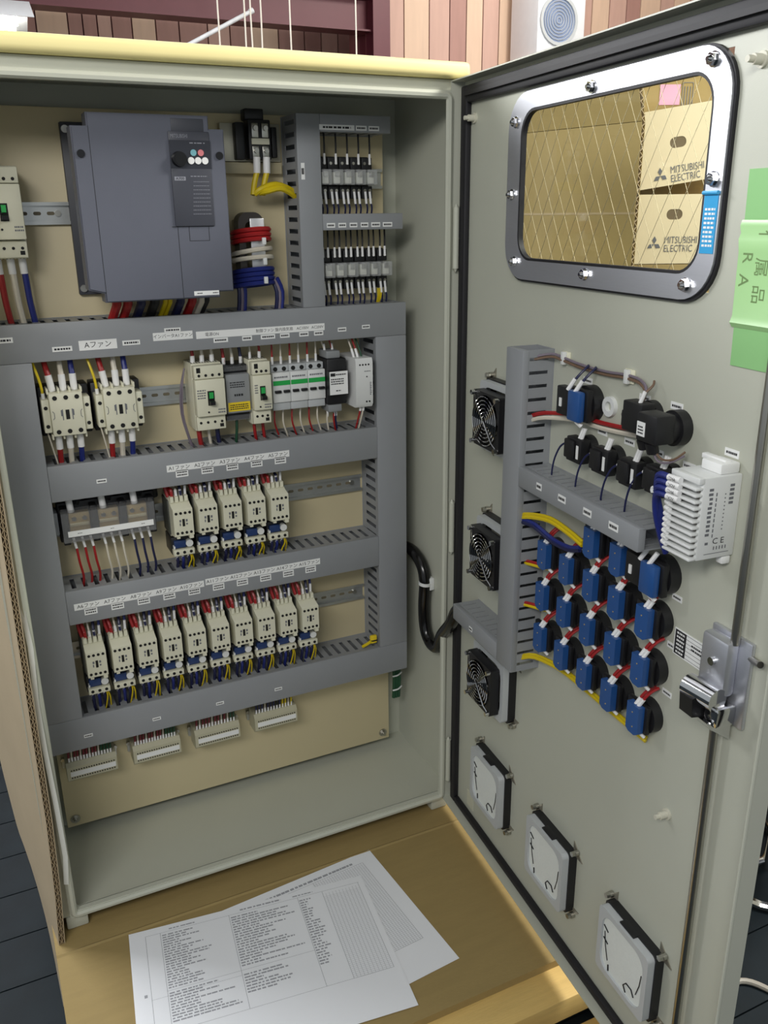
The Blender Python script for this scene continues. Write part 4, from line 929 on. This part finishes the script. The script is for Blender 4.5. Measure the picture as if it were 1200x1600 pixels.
# ================================================================ on the door
def dthing(name, label, cat, u, z, group=None, w=0): return thing(name, label, cat, dp(u, z, w), DROT, group)
GDD = 'wiring ducts on the door'
DD = .053
DV = duct('vertical grey slotted duct on the door beside the fans', 'wiring duct', dp(.272, .480), DROT, .527, .050, DD, False, (1,), GDD, slot=.005, slot_y=(.010, .012), side_inset=.0008)
DH = duct('horizontal grey slotted duct on the door under the black switches', 'wiring duct', dp(.3222, .8025), DROT, .297, .031, DD, True, (0, 1), GDD, slot=.0035, pitch=.017, slot_y=(.010, .014), side_inset=.0008)
DL = duct('short grey slotted duct on the door reaching to the cable harness', 'wiring duct', dp(.100, .480), DROT, .172, .030, DD, True, (1,), GDD, slot=.0025, pitch=.018, slot_y=(.012, .014), side_inset=.0008)
for u, w_ in ((.062, .014), (.124, .019), (.187, .019), (.246, .020)): duct_sticker(DH, u, .017, w_, .010, -DD)
duct_sticker(DL, .075, .012, .012, .008, -DD)
# fan / filter units
def filter_unit(t, with_fan):
    for sx in (-1, 1):
        for sz in (-1, 1): MB().prism([(sx*.050, sz*.050), (sx*.076, sz*.050), (sx*.050, sz*.076)], -.0015, 0).build('corner_tab', mat('tab_metal', (150, 146, 132), .4, .5), t)
    for sx in (-1, 1):
        for sz in (-1, 1): inst('corner_screw', fscr, t, (sx*.0625, -.0015, sz*.0625))
    MB().ring(rrect(-.060, .060, -.060, .060, .006, 4), rrect(-.0505, .0505, -.0505, .0505, .02, 4), -.014, 0).build('outer_frame', BLACK, t)
    MB().ring(rrect(-.058, .058, -.058, .058, .008, 5), rrect(-.049, .049, -.049, .049, .022, 5), -.026, -.0142).build('white_frame', LGREY, t)
    if not with_fan:
        MB().box(-.050, .050, -.0225, -.012, -.050, .050).build('filter_pad', FILTER, t)
        for pts_, r_ in (([(-.044, -.0235, .016), (-.040, -.0235, -.008), (-.033, -.0235, -.030)], .0007), ([(.044, -.0235, .016), (.042, -.0235, -.004), (.036, -.0235, -.026)], .0007),
                        ([(-.047, -.0235, .026), (-.036, -.0235, .020)], .0009), ([(-.046, -.0235, .004), (-.035, -.0235, -.001)], .0009), ([(-.030, -.0235, -.036), (-.029, -.0235, -.046)], .0012),
                        ([(.020+.012*math.cos(math.radians(a_)), -.0235, -.036+.010*math.sin(math.radians(a_))) for a_ in (0, 60, 120, 180, 240)], .0010)):
            MB().tube(pts_, r_, 5, smooth=0).build('frame_clip', BLACK, t)
        MB().bb(-.015, .018, -.022, -.010, .0575, .0605, .0008).build('top_clip', BLACK, t)
    else:
        MB().ring(rrect(-.046, .046, -.046, .046, .004, 4), disc(0, 0, .0425, 20), -.044, -.0265).build('fan_frame', BLACK, t)
        MB().cyl((0, -.0268, 0), (0, -.043, 0), .0165, 20).build('fan_hub', BLACK, t)
        mb = MB()
        for k in range(7):
            a = 2*math.pi*k/7; c, s = math.cos(a), math.sin(a); c2_, s2_ = math.cos(a+.55), math.sin(a+.55)
            q = [(.016*c, -.041, .016*s), (.041*c, -.041, .041*s), (.041*c2_, -.030, .041*s2_), (.016*c2_, -.030, .016*s2_)]
            mb.add(q+[(p[0], p[1]+.0012, p[2]) for p in q], [(0,1,2,3),(4,7,6,5),(0,4,5,1),(1,5,6,2),(2,6,7,3),(3,7,4,0)])
        mb.build('fan_blades', BLACKG, t)
        MB().prism(disc(0, 0, .0424, 20), -.0272, -.0266).build('fan_back', BLACK, t)
        for r in (.008, .0145, .021, .0275, .034, .0405): MB().tube([(p[0], -.0475, p[1]) for p in disc(0, 0, r, 24)], .0009, 5, True, 0).build('guard_ring', CHROME, t)
        mb = MB()
        for sx, sz in ((-1, 1), (1, -1)): mb.tube([(0, -.049, 0), (sx*.030, -.049, sz*.030), (sx*.037, -.046, sz*.037), (sx*.041, -.0455, sz*.041)], .0011, 5, smooth=0)
        for sx, sz in ((1, 1), (-1, -1)): mb.tube([(sx*.020, -.0488, sz*.020), (sx*.030, -.0488, sz*.030), (sx*.041, -.0455, sz*.041)], .0009, 5, smooth=0)
        mb.build('guard_bars', CHROME, t)
        for sx in (-1, 1):
            for sz in (-1, 1): MB().cyl((sx*.041, -.044, sz*.041), (sx*.041, -.051, sz*.041), .0042, 10).build('fan_screw', CHROME, t)
fscr = MB().cyl((0, 0, 0), (0, -.006, 0), .0052, 10).cyl((0, -.006, 0), (0, -.012, 0), .0045, 6).mesh('corner_screw', SCREW)
fan = dthing('ventilation_fan', 'x', 'fan', .193, .873, 'black ventilation fans with chrome guard'); filter_unit(fan, True)
for i, (z, lab) in enumerate(((.875, 'topmost black fan with chrome guard on the door'), (.636, 'middle black fan with chrome guard on the door'), (.391, 'lowest black fan with chrome guard below the short duct'))): place(fan, i, dp(.193, z), lab)
flt = dthing('air_filter', 'x', 'filter', .195, .16, 'white framed air filters on the door'); filter_unit(flt, False)
for i, (u, lab) in enumerate(((.192, 'white framed air filter nearest the hinge on the lower door'), (.410, 'middle white framed air filter on the lower door'), (.630, 'white framed air filter nearest the handle side on the lower door'))): place(flt, i, dp(u, .160), lab)
# panel meters with blue rear covers
def make_meter():
    t = thing('panel_meter', 'x', 'meter', rz=DROT, group='panel meters with blue rear covers')
    MB().cyl((.001, 0, 0), (.001, -.014, 0), .0240, 28).build('round_body', BLACK, t)
    MB().bb(-.025, .018, -.0215, -.014, -.020, .021, .002).build('rear_block', BLACK, t)
    MB().prism([(-.0125, -.019), (-.006, -.023), (.006, -.023), (.0125, -.019), (.0125, .020), (-.0125, .020)], -.031, -.0215).build('blue_cover', BLUEC, t)
    mb = MB()
    for x, z in ((.0, .009), (.002, -.012)): mb.cyl((x, -.0317, z), (x, -.031, z), .0010, 8)
    mb.build('cover_pins', COPPER, t)
    for k in range(2):
        x = -.003+.006*k
        MB().cyl((x, -.027, .015), (x+.005, -.021, .030), .0027, 8).build('wire_sleeve', SLEEVE, t)
        MB().tube([(x+.004, -.0215, .028), (x+.007, -.017, .037), (x+.010, -.010, .044), (x+.012, -.004, .047)], .0022, 6).build('lead_wire', RED, t)
    MB().cyl((.004, -.024, -.018), (.011, -.017, -.027), .0024, 8).build('wire_sleeve', SLEEVE, t)
    return t
mt = make_meter(); n_ = 0
UC = (.3645, .4265, .489, .550, .611)
for r, (z, rn) in enumerate(((.702, 'top'), (.633, 'middle'), (.561, 'bottom'))):
    for c, u in enumerate(UC):
        cn = ('beside the slotted duct', 'in the second column from the duct', 'in the third column from the duct', 'in the fourth column from the duct', 'in the column nearest the nameplate')[c]
        place(mt, n_, dp(u, z), 'blue-backed meter in the %s full row, %s' % (rn, cn), DROT); n_ += 1
for u, z, lab in ((.484, .765, 'blue-backed meter tucked under the horizontal door duct, nearer the vertical duct'), (.546, .763, 'blue-backed meter tucked under the horizontal door duct, nearer the larger meter')):
    place(mt, 1, dp(u, z), lab, DROT)
def make_meter_big(u, z, lab, up_wires):
    t = dthing('panel_meter', lab, 'meter', u, z, 'panel meters with blue rear covers')
    MB().cyl((.0, 0, 0), (.0, -.016, 0), .0255, 28).build('round_body', BLACK, t)
    MB().bb(-.030, .022, -.026, -.016, -.022, .022, .002).build('rear_block', BLACK, t)
    MB().bb(-.011, .018, -.037, -.026, -.022, .020, .003).build('blue_cover', BLUEC, t)
    MB().bb(-.046, -.015, -.032, -.018, -.020, .020, .002).build('side_block', BLACK, t)
    MB().box(-.0365, -.0315, -.0335, -.032, -.008, .004).build('side_tag', STICK, t)
    for k in range(2):
        x = -.016+.018*k
        MB().cyl((x, -.033, .018), (x+.006, -.026, .034), .0031, 8).build('wire_sleeve', SLEEVE, t)
        if up_wires: MB().tube([(x+.005, -.027, .031), (x+.010, -.020, .042), (x+.010, -.010, .050), (x+.002, -.004, .050)], .0018, 6).build('lead_wire', NAVY, t)
    MB().cyl((.006, -.032, -.021), (.012, -.026, -.028), .0032, 8).build('wire_sleeve', SLEEVE, t)
make_meter_big(.430, .947, 'blue-backed meter above the horizontal duct with two navy wires', True)
make_meter_big(.616, .766, 'larger blue-backed meter at the end of the horizontal duct', False)
# black switch blocks
def make_switch():
    t = thing('switch_block', 'x', 'switch', rz=DROT, group='black switch blocks above the door duct')
    MB().cyl((.003, 0, 0), (.003, -.012, 0), .0195, 24).build('round_base', BLACK, t)
    MB().bb(-.018, .018, -.028, -.012, -.018, .017, .002).build('contact_block', BLACK, t)
    MB().bb(-.017, .006, -.033, -.028, -.013, .014, .002).build('rear_cap', BLACK, t)
    MB().bb(-.023, -.0175, -.026, -.014, -.008, .004, .001).build('lamp_terminal', BLACK, t)
    MB().box(.008, .013, -.0287, -.028, -.011, .008).build('side_tag', STICK, t)
    MB().cyl((-.021, -.021, .002), (-.028, -.023, .004), .0024, 8).build('wire_sleeve', SLEEVE, t)
    for k in range(2): MB().cyl((.004+.005*k, -.022, .014), (.008+.005*k, -.018, .032), .0025, 8).build('wire_sleeve', SLEEVE, t)
    MB().tube([(-.026, -.0225, .004), (-.036, -.026, -.004), (-.044, -.029, -.022), (-.048, -.030, -.040), (-.052, -.028, -.056)], .0014, 6).build('lead_wire', NAVY, t)
    return t
sw = make_switch()
for i, (u, lab) in enumerate(((.428, 'black switch block nearest the vertical door duct'), (.491, 'second black switch block from the vertical door duct'), (.553, 'third black switch block from the vertical door duct'), (.606, 'fourth black switch block half hidden by the white controller'))): place(sw, i, dp(u, .883 if i < 3 else .888), lab, DROT)
t = dthing('selector_switch', 'black selector block with thin wire behind the big black buzzer', 'switch', .556, .956)
MB().cyl((.004, 0, 0), (.004, -.010, 0), .020, 24).build('round_base', BLACK, t); MB().bb(-.019, .019, -.031, -.010, -.019, .019, .002).build('contact_block', BLACK, t)
MB().bb(-.027, -.019, -.026, -.012, -.016, .004, .001).build('terminal', BLACK, t); MB().cyl((-.028, -.022, -.002), (-.022, -.022, -.002), .004, 8).build('terminal_screw', SCREW, t)
MB().cyl((.006, -.024, .018), (.009, -.020, .033), .0026, 8).build('wire_sleeve', SLEEVE, t)
MB().tube([(.009, -.020, .031), (.012, -.012, .040), (.006, -.006, .044)], .0016, 6).build('lead_wire', BROWNW, t)
t = dthing('buzzer', 'big black buzzer with white label and round base on the door', 'buzzer', .609, .955)
MB().cyl((.003, 0, -.002), (.003, -.014, -.002), .0215, 28).build('round_base', BLACK, t); MB().cyl((.002, -.014, -.002), (.002, -.024, -.002), .018, 24).build('collar', BLACK, t)
MB().bb(-.017, .020, -.050, -.022, -.017, .018, .003).build('body', BLACK, t)
MB().box(-.0145, .0005, -.0506, -.050, -.010, .007).build('white_label', STICK, t)
mb = MB(); marks(mb, -.012, -.002, -.008, .003, -.0508, 3, 4); mb.build('label_print', INK, t)
MB().cyl((-.010, -.044, -.016), (-.010, -.040, -.026), .0075, 12).build('cable_gland', BLACK, t); MB().cyl((.006, -.044, -.016), (.006, -.040, -.028), .0075, 12).build('cable_gland', BLACK, t)
MB().tube([(.010, -.04, -.026), (.018, -.036, -.034), (.024, -.024, -.034), (.026, -.010, -.026)], .0014, 6).build('lead_wire', BROWNW, t); MB().tube([(.006, -.04, -.027), (.014, -.038, -.037), (.022, -.028, -.038), (.028, -.012, -.030)], .0014, 6).build('lead_wire', GREYW, t)
# temperature controller
t = dthing('panel_controller', 'white panel controller with rows of terminals and blue wires', 'controller', .696, .877)
MB().bb(-.0235, .0235, -.052, 0, -.048, .048, .002).build('case', WHITEP, t)
MB().bb(-.0235, .0235, -.058, -.050, .041, .048, .001).build('top_ledge', WHITEP, t)
for k in range(12): MB().bb(-.0232, .0232, -.0615, -.052, -.047+.0074*k, -.044+.0074*k, .0008).build('terminal_ridge', WHITEP, t)
mb = MB()
for k in range(11):
    for j in range(4): mb.box(-.020+.011*j, -.0135+.011*j, -.0535, -.0518, -.0432+.0074*k, -.0402+.0074*k)
mb.build('terminal_slots', mat('terminal_shadow', (96, 92, 86), .5), t)
MB().bb(-.012, .020, -.028, -.002, .048, .060, .002).build('mounting_clip', STICK, t); MB().bb(.012, .0225, -.014, -.002, -.058, -.048, .002).build('mounting_clip', STICK, t); MB().bb(-.024, .014, -.018, -.010, .056, .062, .001).build('clip_arm', STICK, t)
mb = MB()
def side_box(y0, y1, z0, z1): mb.add([(.0238, y0, z0), (.0238, y1, z0), (.0238, y1, z1), (.0238, y0, z1)], [(0, 1, 2, 3)])
for k in range(13): 
    if random.random() < .85: side_box(-.043+random.uniform(-.001, .001), -.038, -.030+.0052*k, -.027+.0052*k)
for k in range(9): side_box(-.034, -.0325, -.022+.006*k, -.018+.006*k)
for k in range(10): side_box(-.022, -.0205, -.014+.0045*k, -.0125+.0045*k)
for k in range(5): side_box(-.016, -.010, .015+.005*k, .018+.005*k)
side_box(-.042, -.008, -.0415, -.0408)
for k in range(5): side_box(-.030+.004*k, -.0285+.004*k, -.037, -.033)
mb.build('side_print', INKG, t)
mb = MB(); vs, fs, w_ = TXT['C E']; mb.add([(.0238, -.024+v.x*.011, -.027+v.y*.010) for v in vs], fs).build('approval_mark', INK, t)
for k, b in enumerate(('E24A', 'NOV', 'E24A', 'NOV')):
    z = .040-.0074*k; s = MB().cyl((-.019, -.0645, z), (-.001, -.0625, z), .0038, 10).build('wire_sleeve', SLEEVE, t)
    mb = MB(); text_mb(mb, b, 0, 0, .0052, 0); o = mb.build('sleeve_text', INK, s, (-.010, -.0676, z))
    MB().tube([(-.018, -.064, z), (-.034, -.064, z-.001), (-.044, -.060, z-.010), (-.048, -.054, z-.032), (-.047, -.046, z-.058), (-.043, -.038, z-.082)], .0036, 8).build('lead_wire', BLUE, t)
for k in range(8): MB().cyl((-.027, -.058, .008-.0068*k), (-.018, -.0595, .0075-.0068*k), .0030, 8).build('wire_sleeve', SLEEVE, t)
MB().tube([(-.055, -.056, .016), (-.048, -.062, .014), (-.042, -.060, .018)], .0024, 6).build('cable_tie', WHITEP, t); MB().bb(-.046, -.036, -.046, -.036, -.046, -.038, .001).build('cable_tie', WHITEP, t)
# thin wire runs on the door
def drun(name, label, pts, r, m, cat='wire', ties=()):
    t = thing(name, label, cat, D0, DROT)
    for k, (m_, dz) in enumerate(m): MB().tube([(p[0], -p[2]-.0005-.001*k, p[1]+dz) for p in pts], r, 6).build('wire', m_, t)
    for u, z in ties:
        MB().bb(u-.010, u+.010, -.003, 0, z-.009, z+.009, .001).build('tie_mount', mat('cream_tie', (232, 230, 206), .5), t); MB().bb(u-.004, u+.004, -.009, -.003, z-.009, z+.009, .001).build('tie_strap', WHITEP, t)
    return t
drun('thin_cable_run', 'thin brown and grey wires clipped along the upper door', [(.318, .995, .03), (.335, 1.000, .012), (.355, .9975, .006), (.40, .993, .003), (.46, .993, .003), (.505, .9965, .005), (.535, .994, .004), (.552, .984, .008), (.557, .970, .02)], .0019, [(GREYW, .002), (BROWNW, -.002)], ties=((.356, .9985), (.507, .9965)))
drun('red_white_wire_run', 'red and white wire pair running under the upper blue-backed meter', [(.318, .905, .030), (.345, .914, .024), (.40, .921, .010), (.46, .922, .005), (.52, .927, .005), (.585, .935, .008)], .0032, [(RED, .004), (WHITE, -.003)])
drun('yellow_wire_run', 'yellow wire bundle running along below the lowest meters', [(.318, .503, .030), (.345, .516, .020), (.40, .5205, .008), (.46, .5215, .006), (.54, .522, .006), (.60, .522, .005), (.612, .521, .004)], .0027, [(YELLOW, .003), (YELLOW, -.002)])
drun('yellow_wire_run', 'yellow wires arching above the top full row of meters', [(.318, .748, .040), (.345, .756, .036), (.385, .762, .030), (.43, .757, .026), (.465, .752, .026)], .0030, [(YELLOW, .006), (YELLOW, .001)])
drun('blue_wire_run', 'blue wires sagging below the yellow wires on the door', [(.318, .746, .040), (.350, .748, .036), (.39, .738, .030), (.43, .738, .026), (.46, .748, .026)], .0034, [(BLUE, .0), (NAVY, -.004)])
drun('short_wire_pair', 'short red and yellow wires leaving the duct at the middle meter row', [(.318, .672, .03), (.340, .675, .024), (.372, .678, .014)], .0026, [(RED, .003), (YELLOW, -.001)])
drun('short_wire_pair', 'short red and yellow wires leaving the duct at the bottom meter row', [(.318, .600, .03), (.340, .604, .024), (.372, .608, .014)], .0026, [(RED, .003), (YELLOW, -.001)])
# ================================================================ things on the floor at the right
t = thing('stool_base', 'chrome stool base standing on the dark floor beyond the open door', 'stool', (.66, -.31, FZ))
MB().tube([(.15*math.cos(2*math.pi*k/20), .15*math.sin(2*math.pi*k/20), .012) for k in range(20)], .009, 8, True, 0).build('foot_ring', CHROME, t)
MB().cyl((0, 0, .0), (0, 0, .40), .02, 14).build('column', CHROME, t); MB().cyl((0, 0, .40), (0, 0, .45), .16, 24).build('seat', BLACK, t)
for k in range(4): a = math.pi*k/2; MB().cyl((0, 0, .02), (.15*math.cos(a), .15*math.sin(a), .012), .008, 8).build('spoke', CHROME, t)
tag(MB().tube([(.28, -.52, FZ+.006), (.36, -.515, FZ+.006), (.40, -.57, FZ+.006), (.44, -.68, FZ+.006), (.6, -.8, FZ+.006)], .0055, 8, smooth=6).build('floor_cable', mat('cable_pale', (170, 166, 156), .5)), 'pale cable lying on the dark floor beyond the open door', 'cable')

# joined pieces too small to pick apart in the photograph
for o in bpy.data.objects:
    if o.parent and o.type == 'MESH' and o.name.split('.')[0] in ('terminal_holes', 'terminal_screws', 'terminal_slots', 'terminal_covers', 'clips', 'barriers', 'cover_pins', 'ferrules', 'slots', 'flutes', 'glass_wire_mesh'): o['kind'] = 'stuff'
